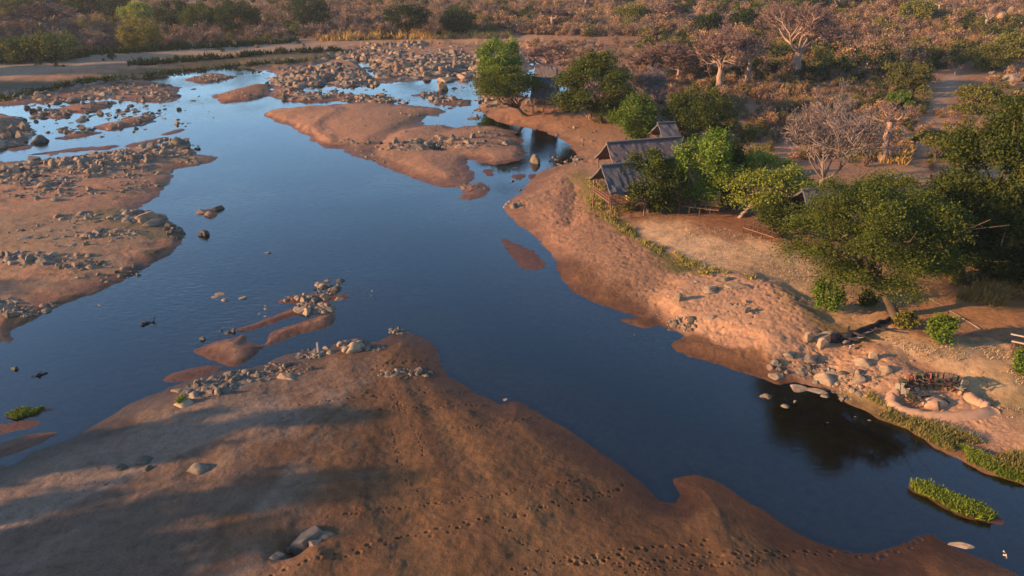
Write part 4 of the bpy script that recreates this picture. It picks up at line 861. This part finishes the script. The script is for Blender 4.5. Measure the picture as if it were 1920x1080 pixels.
scatter([(1180,118),(1300,140),(1480,150),(1560,195),(1700,205),(1720,235),(1600,250),(1450,262),(1380,235),(1240,190)], 260, {'brown': 4, 'rust': 2, 'olive': 3, 'bare': 3, 'dark': 1.5}, 1.3, 3.4, 21)
scatter([(1740,215),(1860,190),(1850,260),(1790,330),(1740,330)], 50, {'bare': 2, 'brown': 3, 'olive': 2, 'rust': 1}, .9, 2.6, 7)
scatter([(1040,190),(1300,190),(1420,250),(1480,330),(1400,330),(1340,250),(1170,230),(1100,240)], 80, {'olive': 4, 'brown': 3, 'dark': 3, 'bare': 2}, 1.2, 3.4, 8)
scatter([(1720,470),(1930,460),(1930,545),(1860,545),(1760,530)], 34, {'dark': 4, 'olive': 3, 'rust': 2}, 1.0, 2.6, 9)
scatter([(960,75),(1200,80),(1260,130),(1180,140),(1040,130),(980,110)], 200, {'bare': 4, 'brown': 3, 'rust': 1, 'olive': 1}, 1.0, 2.6, 10)
scatter([(1150,350),(1200,395),(1290,395),(1270,360)], 22, {'olive': 3, 'brown': 2, 'rust': 1, 'dark': 2}, .9, 2.2, 11)
scatter([(60,120),(300,92),(520,80),(640,84),(540,90),(300,108),(80,130)], 26, {'dark': 3, 'brown': 1}, .8, 2.4, 12)
scatter([(890,195),(1060,175),(1090,215),(1000,225),(920,220)], 34, {'brown': 3, 'olive': 2, 'rust': 2}, .7, 1.8, 13)
scatter([(1830,100),(1930,90),(1930,210),(1860,190)], 22, {'olive': 4, 'brown': 3}, 1.4, 3.0, 14)
def one(px, py, s, k, lab, rz=0.):
    x, y, z = g1(px, py); o = link(KW[k][0], PROTO[k][int(px) % 4][0], None, (x, y, z), (0, 0, px), (s, s, s)); tag(o, lab, 'shrub', 'shrubs told apart by their place'); return o
LANDM = [('the tallest baobab', 1490, 148), ('the wide dark trunked baobab', 1347, 166), ('the pole like baobab', 1399, 163), ('the lone straight baobab', 1654, 302), ('the small left baobab', 1271, 148), ('the bottle baobab', 87, 70), ('the slender forked baobab', 1248, 50), ('the small pale baobab', 1035, 56), ('the far tent', 1020, 175), ('the long thatched tent', 1210, 300), ('the front tent', 1205, 375), ('the wooden deck', 1310, 405), ('the grey leafless tree', 1540, 352), ('the big acacia', 1683, 594), ('the pale track outcrop', 1890, 150), ('the pale hill outcrop', 1850, 20), ('the small hill outcrop', 1585, 8), ('the umbrella tree', 763, 73), ('the lone dark tree', 578, 48), ('the broad dark tree', 445, 62), ('the yellow green tree', 262, 90), ('the sandy track', 1770, 185), ('the wide acacia', 1125, 226), ('the olive hillside tree', 1720, 40), ('the wide olive acacia', 1700, 168), ('the low olive corner tree', 30, 112), ('the skyline dark tree', 1520, 22), ('the round dark tree', 857, 62), ('the far sand strip', 1080, 78), ('the brown leafless tree', 1240, 142), ('the leaning acacia', 985, 216), ('the dark gully tree', 1400, 60)]
LMX, LMY, _ = ground([l[1] for l in LANDM], [l[2] for l in LANDM])
byk = {}
for s in SHR: byk.setdefault(s[4], []).append(s)
rest = []
for k, L in byk.items():
    L.sort(key=lambda s: -s[3] * proj(s[0], s[1], s[2])[2])
    rest += L[270:]
    for s in L[:270]:
        x, y, z, sc, _, v, rz, sq = s
        o = link(KW[k][0], PROTO[k][v][0], None, (x, y, z - .05), (0, 0, rz), (sc, sc, sc * sq)); tag(o, None, KW[k][2], KW[k][1] + 's in the bush')
        d = np.hypot(LMX - x, LMY - y); i = int(np.argmin(d)); dx, dy = x - LMX[i], y - LMY[i]
        rel = ('right of' if dx > 0 else 'left of') if abs(dx) > abs(dy) else ('behind' if dy > 0 else 'in front of')
        nearw = 'close ' if d[i] < 9 else ('' if d[i] < 22 else 'well ')
        szw = 'large ' if sc > 3.4 else ('small ' if sc < 2.0 else '')
        unique([o], f"{szw}{KW[k][1]} {nearw}{rel} {LANDM[i][0]}")
allm = ['leaf_mauve', 'leaf_brown', 'leaf_rust', 'leaf_olive', 'leaf_dark', 'leaf_green', 'twig', 'bark']
vs, fs, mi, nn = [], [], [], 0
for s in rest:
    x, y, z, sc, k, v, rz, sq = s; _, V_, F_, mi_, mm = PROTO[k][v]; c, sn = math.cos(rz), math.sin(rz)
    vs.append(np.stack([(V_[:, 0] * c - V_[:, 1] * sn) * sc + x, (V_[:, 0] * sn + V_[:, 1] * c) * sc + y, V_[:, 2] * sc * sq + z], 1)); fs.append(F_ + nn); nn += len(V_)
    mi.append(np.where(mi_ == 0, allm.index(mm[0]), allm.index(mm[1])))
if rest:
    o = link('scrub', mesh_np('scrub', np.concatenate(vs), np.concatenate(fs), None, False, [M[q] for q in allm], np.concatenate(mi)))
    tag(o, 'dense mass of dry leafless scrub covering the far plain', 'scrub', kind='stuff')
print('shrubs', {k: len(v) for k, v in byk.items()}, len(rest))
# shrubs on the near bank that stand apart
def bush(px, py, top, hw, leaf, lab, seed, n=2600, ls=.2):
    g = np.random.default_rng(seed); x, y, z = g1(px, py); ppm = proj(x, y, z)[2]; r = hw / ppm; lo, hi = .2, 12
    for _ in range(30):
        m_ = (lo + hi) / 2
        if proj(x, y, z + m_)[1] > top: lo = m_
        else: hi = m_
    h = lo; root = tree_root('bush', lab, 'bush', x, y, z, 'bushes on the near right bank')
    nb = 16; d = g.normal(size=(nb, 3)); d /= np.linalg.norm(d, axis=1)[:, None]
    C = np.array((0, 0, h * .5)) + d * np.array((r * .7, r * .7, h * .36))
    q = C[g.integers(0, nb, n)] + g.normal(size=(n, 3)) * np.array((r * .2, r * .2, h * .13)); q = q[q[:, 2] > .02]
    V_, F_ = leaf_quads(q, ls, g); link('foliage', mesh_np('foliage', V_, F_, M[leaf]), root)
    paths = [(wob_path((0, 0, -.1), c_, 5, .06, g), np.linspace(.04, .012, 5)) for c_ in C]
    V_, F_ = tubes(paths, 4); link('stems', mesh_np('stems', V_, F_, M['bark']), root); return root
bush(1549, 580, 523, 30, 'leaf_green', 'round green bush on pale grass left of the big acacia', 1)
bush(1762, 640, 597, 28, 'leaf_green', 'fresh green bush on the grass right of the big acacia', 2)
bush(1697, 612, 588, 22, 'leaf_olive', 'low olive bush at the foot of the big acacia trunk', 3, 1200)
bush(1625, 572, 545, 18, 'leaf_acacia', 'small drooping green bush under the left side of the big acacia', 4, 1000)
bush(1916, 700, 650, 20, 'leaf_green', 'green bush at the right edge below the wooden ramp', 5, 1500)
bush(1862, 500, 452, 26, 'leaf_olive', 'yellow olive bush in front of the dark trees at right', 6, 1500)
bush(1350, 755, 742, 9, 'leaf_yellow', 'tiny', 7, 100) if False else None
bush(1172, 394, 352, 26, 'leaf_olive', 'olive bush hiding the stilts of the front tent', 9, 2200)
bush(1264, 322, 280, 34, 'leaf_olive', 'olive bush between the front tent and the long thatched one', 10, 2600)
bush(1238, 398, 352, 30, 'leaf_acacia', 'dark bush under the round olive tree by the front tent', 11, 2400)
bush(342, 757, 741, 10, 'grass_green', 'yellow green tuft between stones on the near bar', 8, 260, .14)

# ------------------------------------------------------------------ grass and low cover
def blades(name, lab, poly, n, h, mat, seed, zmin=-.05, tuft=0, w=.038):
    g = np.random.default_rng(seed); p = np.array(poly, float)
    x = g.uniform(p[:, 0].min(), p[:, 0].max(), n * 5); y = g.uniform(p[:, 1].min(), p[:, 1].max(), n * 5); ok = inpoly(poly, x, y); x, y = x[ok][:n], y[ok][:n]
    X, Y, Z = ground(x, y)
    if tuft: X = X + g.normal(0, tuft, len(X)); Y = Y + g.normal(0, tuft, len(X)); Z = hz(X, Y)
    k = Z > zmin; X, Y, Z = X[k], Y[k], np.maximum(Z[k], 0)
    den = fbm(X * .6, Y * .6, 3, seed); k = den > -.08; X, Y, Z, den = X[k], Y[k], Z[k], den[k]
    m = len(X); a = g.uniform(0, 6.283, m); hh = h * (.3 + 1.25 * g.random(m) ** 1.6) * (1 + den * .9); lx, ly = g.normal(0, .35, m) * hh, g.normal(0, .35, m) * hh
    wx, wy = np.cos(a) * w, np.sin(a) * w
    V_ = np.stack([np.stack([X - wx, Y - wy, Z - .03], 1), np.stack([X + wx, Y + wy, Z - .03], 1), np.stack([X + lx + wx * .3, Y + ly + wy * .3, Z + hh], 1), np.stack([X + lx - wx * .3, Y + ly - wy * .3, Z + hh], 1)], 1).reshape(-1, 3)
    o = link(name, mesh_np(name, V_, np.arange(4 * m).reshape(m, 4), M[mat])); tag(o, lab, 'grass', kind='stuff')
blades('waterside_grass', 'bright green grass fringe along the water on the near right bank', [(1755,838),(1800,862),(1850,886),(1930,910),(1930,892),(1860,868),(1800,838),(1750,815)], 17000, .26, 'grass_green', 1, w=.045)
blades('waterside_grass', 'dull green grass on the bank slope below the fire circle', [(1618,745),(1650,782),(1700,803),(1760,838),(1930,900),(1930,862),(1840,830),(1760,800),(1690,785),(1650,755),(1630,738)], 12000, .28, 'grass_olive', 2)
blades('islet_grass', 'bright green grass covering the narrow islet in the dark water', [(1708,913),(1728,911),(1768,925),(1828,948),(1868,966),(1850,978),(1790,960),(1742,932),(1716,922)], 14000, .24, 'grass_green', 3, -.3, w=.045)
blades('islet_grass', 'yellow green grass on the little islet at the left edge', [(12,779),(40,768),(84,764),(70,774),(30,786)], 2600, .15, 'grass_green', 4, -.3)
blades('dry_grass', 'tall orange dry grass at the right edge under the dark trees', [(1790,560),(1840,540),(1930,530),(1930,575),(1860,575)], 9000, .55, 'grass_dry', 5)
blades('dry_grass', 'thin straw grass over the open flat of the right bank', [(1200,420),(1400,430),(1500,480),(1640,600),(1720,640),(1930,660),(1930,780),(1780,700),(1640,630),(1540,560),(1420,505),(1310,500)], 9000, .11, 'grass_straw', 6, w=.03)
blades('bank_grass', 'olive grass band along the foot of the right bank', [(1100,330),(1135,350),(1160,410),(1220,450),(1320,500),(1420,520),(1400,530),(1300,512),(1200,455),(1120,405),(1090,365)], 12000, .22, 'grass_olive', 7, w=.05)
blades('waterside_sedge', 'dark sedge band along the far left waterline', [(-20,188),(150,150),(300,135),(480,118),(640,104),(640,109),(480,124),(300,142),(150,159),(-20,196)], 9000, .5, 'leaf_dark', 11, .02, w=.16)
blades('bench_sedge', 'dark low growth between the far left sand benches', [(240,118),(420,104),(520,96),(640,92),(640,96),(520,102),(400,112),(240,126)], 6000, .7, 'leaf_dark', 12, w=.18)
blades('bank_undergrowth', 'dark undergrowth at the foot of the far left scrub', [(-20,108),(100,106),(200,96),(330,88),(480,80),(560,74),(560,79),(480,86),(330,94),(200,103),(100,114),(-20,120)], 9000, 1.0, 'leaf_dark', 13, w=.2)
blades('bush_grass', 'orange dry grass between the shrubs in front of the bare tree', [(1620,250),(1720,270),(1700,310),(1600,300),(1560,210),(1420,180),(1500,170)], 5000, .6, 'grass_dry', 8, w=.09)
blades('far_bank_grass', 'orange dry grass along the top of the far sand', [(580,62),(960,62),(960,72),(780,74),(600,78)], 6000, .9, 'grass_dry', 9, w=.16)

# ------------------------------------------------------------------ tents on stilts
def tent(label, p0, p1, zr, slope, half, floor, roofmat, wallmat='canvas', over=1.0, name='safari_tent', deckx=1.6):
    """ridge from picture point p0 to p1 at height zr above the local ground"""
    mx, my = (p0[0] + p1[0]) / 2, (p0[1] + p1[1]) / 2
    gx, gy, gz = g1(mx, my + 60); zabs = zr + gz
    x0, y0 = at_z(*p0, zabs); x1, y1 = at_z(*p1, zabs)
    c = np.array(((x0 + x1) / 2, (y0 + y1) / 2)); gz = float(hz(*c)); a = math.atan2(y1 - y0, x1 - x0); L = math.hypot(x1 - x0, y1 - y0)
    root = tree_root(name, label, 'tent', float(c[0]), float(c[1]), gz, 'thatched tents on the river bank', a)
    H = zabs - gz; eave = H - half * slope
    # thatch: thick slopes with an uneven surface
    for s in (-1, 1):
        nx, ny = max(int(L / .35), 6), max(int(half / .35), 5)
        U, Vv = np.meshgrid(np.linspace(-L / 2, L / 2, nx), np.linspace(0, 1, ny))
        g = np.random.default_rng(int(L * 100) + s + 2)
        Z = H - Vv * half * slope - 0.05 * half * slope * np.sin(Vv * math.pi) * .5 + g.normal(0, .05, U.shape) + (Vv > .97) * g.normal(0, .10, U.shape)
        Yv = s * Vv * half; Uo = U + g.normal(0, .03, U.shape) + (U / L) * Vv * over * .3
        top_ = np.stack([Uo, Yv, Z], -1).reshape(-1, 3); bot = top_ - np.array((0, 0, .24)); n_ = nx * ny
        idx = np.arange(n_).reshape(ny, nx); F_ = [np.stack([idx[:-1, :-1], idx[:-1, 1:], idx[1:, 1:], idx[1:, :-1]], -1).reshape(-1, 4)]
        F_.append(F_[0][:, ::-1] + n_)
        bd = np.concatenate([idx[0], idx[1:, -1], idx[-1, ::-1][1:], idx[::-1, 0][1:-1]]); nb = np.roll(bd, -1)
        F_.append(np.stack([bd, bd + n_, nb + n_, nb], -1))
        link('roof', mesh_np('roof', np.concatenate([top_, bot]), np.concatenate(F_), M[roofmat]), root)
    b = MB(); P = [(-L / 2 - .1, 0, H + .03), (L / 2 + .1, 0, H + .03)]; b.beam(P[0], P[1], .42, .2); link('ridge_cap', b.mesh('ridge_cap', M[roofmat]), root)
    wl_, ww = L - 2 * over, half - .7
    b = MB(); b.box((.3, 0, floor), (L - .3, half * 2 - .7, .14)); link('deck', b.mesh('deck', M['wood']), root)
    b = MB(); hh = eave + .5 - floor
    b.box((.8, ww - .05, floor + .08 + hh / 2), (wl_ - 1.4, .08, hh)); b.box((.8, -ww + .05, floor + .08 + hh / 2), (wl_ - 1.4, .08, hh)); b.box((-wl_ / 2 + 1.5, 0, floor + .08 + hh / 2), (.08, 2 * ww - .2, hh)); b.box((wl_ / 2 + .1, 0, floor + .08 + hh / 2), (.08, 2 * ww - .2, hh))
    link('wall', b.mesh('wall', M[wallmat]), root)
    for sx in (-1, 0, 1):
        for sy in (-1, 1):
            px_, py_ = sx * (L / 2 - .3), sy * (half - .45); b = MB(); b.beam((px_, py_, float(hz(c[0] + px_ * math.cos(a) - py_ * math.sin(a), c[1] + px_ * math.sin(a) + py_ * math.cos(a))) - gz - .3), (px_, py_, H - (half - .45) * slope - .25), .14)
            link('post', b.mesh('post', M['wood']), root)
    b = MB(); xr = -L / 2 + .05
    for zz in (.35, .65, .95): b.beam((xr, -half + .5, floor + zz), (xr, half - .5, floor + zz), .05); b.beam((xr, -half + .45, floor + zz), (-L / 2 + 2.2, -half + .45, floor + zz), .05)
    for q in np.linspace(-half + .5, half - .5, 8): b.beam((xr, q, floor), (xr, q, floor + .95), .05)
    for q in np.linspace(-L / 2 + .1, -L / 2 + 2.2, 4): b.beam((q, -half + .45, floor), (q, -half + .45, floor + .95), .05)
    link('railing', b.mesh('railing', M['wood']), root)
    return root
tent('front tent with a blue grey thatched roof and a red railed verandah', (1128, 311), (1263, 298), 5.4, .8, 2.7, 1.6, 'thatch_blue')
tent('long mauve brown thatched tent behind the front one', (1138, 268), (1276, 257), 5.6, .8, 3.3, 1.5, 'thatch')
tent('small dark thatched roof half hidden behind the long tent', (1234, 231), (1266, 229), 4.2, .75, 2.8, 1.2, 'thatch_blue')
tent('far tent with a smooth dark blue roof and lit orange canvas', (1000, 146), (1046, 147), 5.6, .75, 3.6, 1.6, 'thatch_blue')
tent('steep dark roofed tent behind the baobab at the rocky point', (1004, 122), (1044, 123), 4.2, .9, 3.0, .8, 'thatch')
tent('blue roofed tent mostly hidden between the lime acacia and the big acacia', (1505, 356), (1550, 354), 4.6, .7, 2.6, 1.2, 'thatch_blue')

# wooden deck on stilts with a canvas front, and the railed walkway
def frame(name, label, cat, pa, pb, zf, width, rail, canvas=False, group=None, mat='wood'):
    xa, ya, za = g1(*pa); xb, yb, zb = g1(*pb); za = zb = (za + zb) / 2
    L = math.hypot(xb - xa, yb - ya); a = math.atan2(yb - ya, xb - xa)
    root = tree_root(name, label, cat, xa, ya, za, group, a)
    b = MB()
    for i in range(int(L / .2)): b.box((i * .2 + .1, width / 2, zf), (.185, width, .08))
    link('floor', b.mesh('floor', M[mat]), root)
    for i in range(int(L / 1.1) + 1):
        for yy in (.05, width - .05):
            b = MB(); b.beam((min(i * 1.1, L - .05), yy, -.6), (min(i * 1.1, L - .05), yy, zf - .04), .1); link('post', b.mesh('post', M['wood_dark']), root)
    if rail:
        b = MB()
        for zz in (.5, .95): b.beam((0, .04, zf + zz), (L, .04, zf + zz), .06); b.beam((0, width - .04, zf + zz), (L, width - .04, zf + zz), .06)
        for i in range(int(L / .55) + 1):
            for yy in (.04, width - .04): b.beam((min(i * .55, L - .03), yy, zf), (min(i * .55, L - .03), yy, zf + .98), .05)
            if i < int(L / .55): b.beam((i * .55, .04, zf + .08), (i * .55 + .55, .04, zf + .9), .035)
        link('railing', b.mesh('railing', M['wood_dark']), root)
    if canvas:
        b = MB(); b.box((L * .72, 1.0, zf + .95), (L * .42, .06, 1.75)); b.box((L * .5, 1.0 + width * .3, zf + .95), (.06, width * .55, 1.75)); b.box((L * .93, 1.0 + width * .3, zf + .95), (.06, width * .55, 1.75)); link('canvas_wall', b.mesh('canvas_wall', M['canvas']), root)
        b = MB(); b.box((L * .72, .9, zf + .8), (.08, .05, 1.5)); b.box((L * .58, .9, zf + .9), (.06, .05, 1.6)); link('door_post', b.mesh('door_post', M['wood_dark']), root)
    return root
frame('wooden_deck', 'wooden deck on stilts with a lit orange canvas front', 'deck', (1272, 402), (1348, 412), 1.0, 3.2, True, True)
frame('wooden_walkway', 'raised wooden walkway with crossed railings under the grey green acacia', 'walkway', (1392, 436), (1452, 456), .55, 1.4, True)
r_ = frame('wooden_ramp', 'short wooden ramp with two pale rails at the right edge', 'ramp', (1897, 668), (1960, 684), .8, 1.3, False, mat='wood_dark')
b = MB(); b.beam((-.3, .05, 1.2), (3.2, .05, 1.2), .09); b.beam((-.3, 1.25, 1.2), (3.2, 1.25, 1.2), .09); link('handrail', b.mesh('handrail', M['wood_pale']), r_)

# fire circle: packed sand wall, chairs, ash heap
wallpx = [(1722,722),(1700,727),(1680,737),(1669,750),(1676,763),(1700,774),(1740,781),(1790,783),(1830,778),(1866,768)]
arm = [(1800,733),(1816,742),(1830,754),(1856,764)]
fx, fy, fz = g1(1760, 750)
root = tree_root('fire_circle_wall', 'low curved wall of packed sand ringing the fire place', 'wall', fx, fy, fz)
for w_ in (wallpx, arm):
    X, Y, Z = ground([p[0] for p in w_], [p[1] for p in w_]); t = np.linspace(0, 1, len(w_)); tt = np.linspace(0, 1, 40)
    X, Y, Z = np.interp(tt, t, X), np.interp(tt, t, Y), np.interp(tt, t, Z); k_ = np.ones(5) / 5
    for A in (X, Y, Z): A[2:-2] = np.convolve(A, k_, 'valid')
    dx, dy = np.gradient(X), np.gradient(Y); q = np.hypot(dx, dy); nx_, ny_ = -dy / q, dx / q
    prof = [(-.62, -.3), (-.36, .16), (-.14, .34), (.14, .33), (.36, .15), (.62, -.3)]; Vv = []
    for i in range(40):
        e = min(1, i / 4 + .3, (39 - i) / 4 + .3)
        for (o_, z_) in prof: Vv.append((X[i] + nx_[i] * (o_ + .05 * math.sin(i * 1.9 + o_ * 7)) - fx, Y[i] + ny_[i] * o_ - fy, Z[i] + (z_ * e * (1 + .25 * math.sin(i * 2.7) * math.sin(i * 1.3 + o_ * 9)) if z_ > 0 else z_) - fz))
    F_ = [(i * 6 + j, i * 6 + j + 1, i * 6 + 7 + j, i * 6 + 6 + j) for i in range(39) for j in range(5)] + [(0, 1, 4, 5), (1, 2, 3, 4), (234, 239, 238, 235), (235, 238, 237, 236)]
    link('wall_section', mesh_np('wall_section', Vv, F_, M['clay'], True), root)
def chair_mesh(canvas):
    fr = MB()
    for sx in (-.28, .28): fr.beam((sx, -.26, 0), (sx, .26, .45), .05); fr.beam((sx, .26, 0), (sx, -.26, .45), .05); fr.beam((sx, .24, .4), (sx, .36, .98), .05); fr.beam((sx, -.28, .66), (sx, .3, .66), .06)
    fr.beam((-.28, -.26, .44), (.28, -.26, .44), .04); fr.beam((-.28, .36, .96), (.28, .36, .96), .04)
    st = MB(); st.box((0, 0, .45), (.54, .5, .04)); bk = MB(); bk.beam((0, .27, .56), (0, .35, .96), .54, .03)
    return fr.mesh('frame', M['wood_dark']), st.mesh('seat', M[canvas]), bk.mesh('backrest', M[canvas])
CH = {c: chair_mesh(c) for c in ('cloth_green', 'cloth_pale', 'cloth_red')}
cw = {'cloth_green': 'dark green', 'cloth_pale': 'pale', 'cloth_red': 'red brown'}
for i, (px, py, c, lab) in enumerate([(1692,743,'cloth_pale','nearest the left curve of the wall'), (1702,752,'cloth_pale','in front of the left curve beside another pale chair'), (1698,735,'cloth_green','at the left back of the ring'), (1712,729,'cloth_red','at the back left of the ring'), (1727,726,'cloth_green','at the back of the ring left of centre'), (1742,726,'cloth_red','at the back of the ring'), (1757,727,'cloth_green','behind the ash heap'), (1772,728,'cloth_red','behind the ash heap on its right'), (1786,731,'cloth_green','at the right back of the ring'), (1796,737,'cloth_pale','by the gap on the right of the ring'), (1712,759,'cloth_green','inside the front left of the wall')]):
    x, y, z = g1(px, py); a = math.atan2(y - (fy - .3), x - fx) - math.pi / 2
    o = tree_root('camp_chair', f'{cw[c]} canvas camp chair {lab}', 'chair', x, y, z, 'chairs round the fire place', a)
    for nm, me in zip(('frame', 'seat', 'backrest'), CH[c]): link(nm, me, o)
x, y, z = g1(1752, 757); Vv, Ff = ICO3; Pm = Vv * np.array((.8, .62, .45)); Pm = Pm * (1 + .12 * fbm(Vv[:, 0] * 2, Vv[:, 1] * 2 + Vv[:, 2], 3, 5))[:, None]
o = tree_root('ash_heap', 'pale heap of ash and sand in the middle of the fire circle', 'ash heap', x, y, z); link('heap', mesh_np('heap', Pm, Ff, M['clay'], True), o)
for k in range(3):
    b = MB(); a = k * 2.3; b.beam((math.cos(a) * 1.0, math.sin(a) * .85, .05), (math.cos(a) * .45, math.sin(a) * .35, .42), .09); link('log', b.mesh('log', M['burnt']), o)

# fallen dead trunk, driftwood, pipe
def logtree(name, label, cat, pts, radii, mat, extra=(), z0=.25):
    X, Y, Z = ground([p[0] for p in pts], [p[1] for p in pts]); r0 = np.array(radii, float)
    root = tree_root(name, label, cat, float(X[0]), float(Y[0]), float(max(Z[0], 0))); base = np.array((X[0], Y[0], max(Z[0], 0)))
    P = np.stack([X, Y, np.maximum(Z, 0) + r0 * .6 + z0], 1) - base; g = np.random.default_rng(int(pts[0][0]))
    t = np.linspace(0, 1, len(pts)); tt = np.linspace(0, 1, 14); Q = np.stack([np.interp(tt, t, P[:, k]) for k in range(3)], 1) + g.normal(0, .05, (14, 3)); rr = np.interp(tt, t, r0) * g.uniform(.85, 1.15, 14)
    paths = [(Q, rr)]
    for (k, d, L, r) in extra: paths.append((wob_path(Q[k], Q[k] + np.array(d) * L, 5, .08, g), np.linspace(r, r * .3, 5)))
    V_, F_ = tubes(paths, 8); link('trunk' if cat == 'fallen tree' else 'stem', mesh_np('trunk', V_, F_, M[mat], True), root); return root
logtree('fallen_tree', 'blackened fallen tree lying between boulders and the big acacia', 'fallen tree', [(1556,640),(1590,636),(1630,618),(1668,600)], [.36,.34,.26,.16], 'burnt', [(3,(.5,-.6,.2),1.6,.14),(5,(.6,-.5,.1),2.0,.16),(8,(.7,-.4,.15),2.2,.14),(2,(-.2,-.6,.3),1.2,.22),(10,(.7,-.5,.1),1.8,.1),(4,(.2,.5,.5),1.2,.15)], .0)
logtree('fallen_tree', 'grey snag lying beside the blackened fallen tree', 'fallen tree', [(1580,650),(1610,636),(1640,622)], [.12,.1,.05], 'bark_grey', [(5,(.3,-.5,.4),.8,.05)], .2)
logtree('driftwood', 'dark driftwood log with a raised branch in open water', 'driftwood', [(266,608),(278,606),(289,603)], [.18,.16,.08], 'burnt', [(12,(.3,.3,.9),.6,.05),(5,(-.2,-.2,.6),.3,.05)], -.1)
logtree('driftwood', 'low dark snag poking from the water at the left edge', 'driftwood', [(62,705),(74,704),(88,700)], [.10,.12,.06], 'burnt', [(8,(.2,.4,.8),.4,.05)], -.08)
logtree('driftwood', 'thin pale stick standing on the stony shore', 'driftwood', [(1592,658),(1597,654),(1600,650)], [.06,.05,.03], 'wood_pale', [], .2)
logtree('driftwood', 'thin pale stick in the water near the camera', 'driftwood', [(1882,1036),(1886,1042),(1890,1048)], [.04,.04,.02], 'wood_pale', [], .0)
logtree('driftwood', 'white bleached branch on the far left bank', 'driftwood', [(474,68),(482,71),(488,73)], [.35,.3,.15], 'wood_pale', [(6,(.2,0,.9),1.2,.15)], .4)
x0, y0, z0 = g1(1740, 558); x1, y1, z1 = g1(1838, 617); b = MB(); b.beam((0, 0, .02), (x1 - x0, y1 - y0, z1 - z0 + .02), .09, .06)
tag(link('ground_pipe', b.mesh('ground_pipe', M['bark_pale']), None, (x0, y0, z0)), 'thin pale straight pipe lying across the dry ground', 'pipe')
x0, y0, z0 = g1(588, 656)
x, y, z = g1(596, 664); b = MB(); b.beam((0, 0, -.2), (.05, 0, 1.0), .12); tag(link('stake', b.mesh('stake', M['wood_pale']), None, (x, y, z)), 'short pale stake standing among the shore stones of the near bar', 'stake')

# ------------------------------------------------------------------ air
b = MB(); b.box((0, 0, 14.0), (5600, 5600, 36.0)); hm, ht, hout = nt('haze_air')
pv = ht.nodes.new('ShaderNodeVolumePrincipled'); pv.inputs['Color'].default_value = (0.70, 0.74, 0.86, 1); pv.inputs['Density'].default_value = HAZE; pv.inputs['Anisotropy'].default_value = 0.2
ht.links.new(pv.outputs[0], hout.inputs['Volume']); tag(link('haze', b.mesh('haze', hm)), kind='stuff')

# ------------------------------------------------------------------ labels for look-alikes: told apart by where they stand in their own set
for lab, objs in LAB.items():
    if len(objs) == 1: objs[0]['label'] = lab; continue
    P = [proj(*o.location) for o in objs]; n = len(objs)
    if n == 2:
        a, b_ = (0, 1) if P[0][1] > P[1][1] else (1, 0)
        if abs(P[0][1] - P[1][1]) > abs(P[0][0] - P[1][0]): objs[a]['label'] = 'nearer ' + lab; objs[b_]['label'] = 'farther ' + lab
        else:
            a, b_ = (0, 1) if P[0][0] < P[1][0] else (1, 0); objs[a]['label'] = 'left ' + lab; objs[b_]['label'] = 'right ' + lab
        continue
    order = sorted(range(n), key=lambda i: P[i][0]); words = {2: ['leftmost', 'rightmost'], 3: ['leftmost', 'middle', 'rightmost'], 4: ['leftmost', 'second from left', 'second from right', 'rightmost'], 5: ['leftmost', 'second from left', 'middle', 'second from right', 'rightmost']}
    if n <= 5: w = words[n]
    else:
        num = ['leftmost', 'second from left', 'third from left', 'fourth from left', 'fifth from left', 'sixth from left', 'seventh from left', 'eighth from left', 'ninth from left', 'tenth from left']
        rnum = [q.replace('left', 'right') if q != 'leftmost' else 'rightmost' for q in num]
        h_ = (n + 1) // 2; w = [num[i] if i < h_ and i < 10 else (rnum[n - 1 - i] if n - 1 - i < 10 else 'inner') for i in range(n)]
    for k, i in enumerate(order): objs[i]['label'] = w[k] + ' ' + lab
for o in bpy.data.objects:
    l = o.get('label')
    if l and len(l.split()) > 16:
        for a_, b_ in ((' from left', ' left'), (' from right', ' right'), ('close ', ''), ('well ', ''), ('leafless ', ''), ('large ', 'big '), (' the ', ' ')):
            if len(l.split()) > 16: l = l.replace(a_, b_)
        o['label'] = l
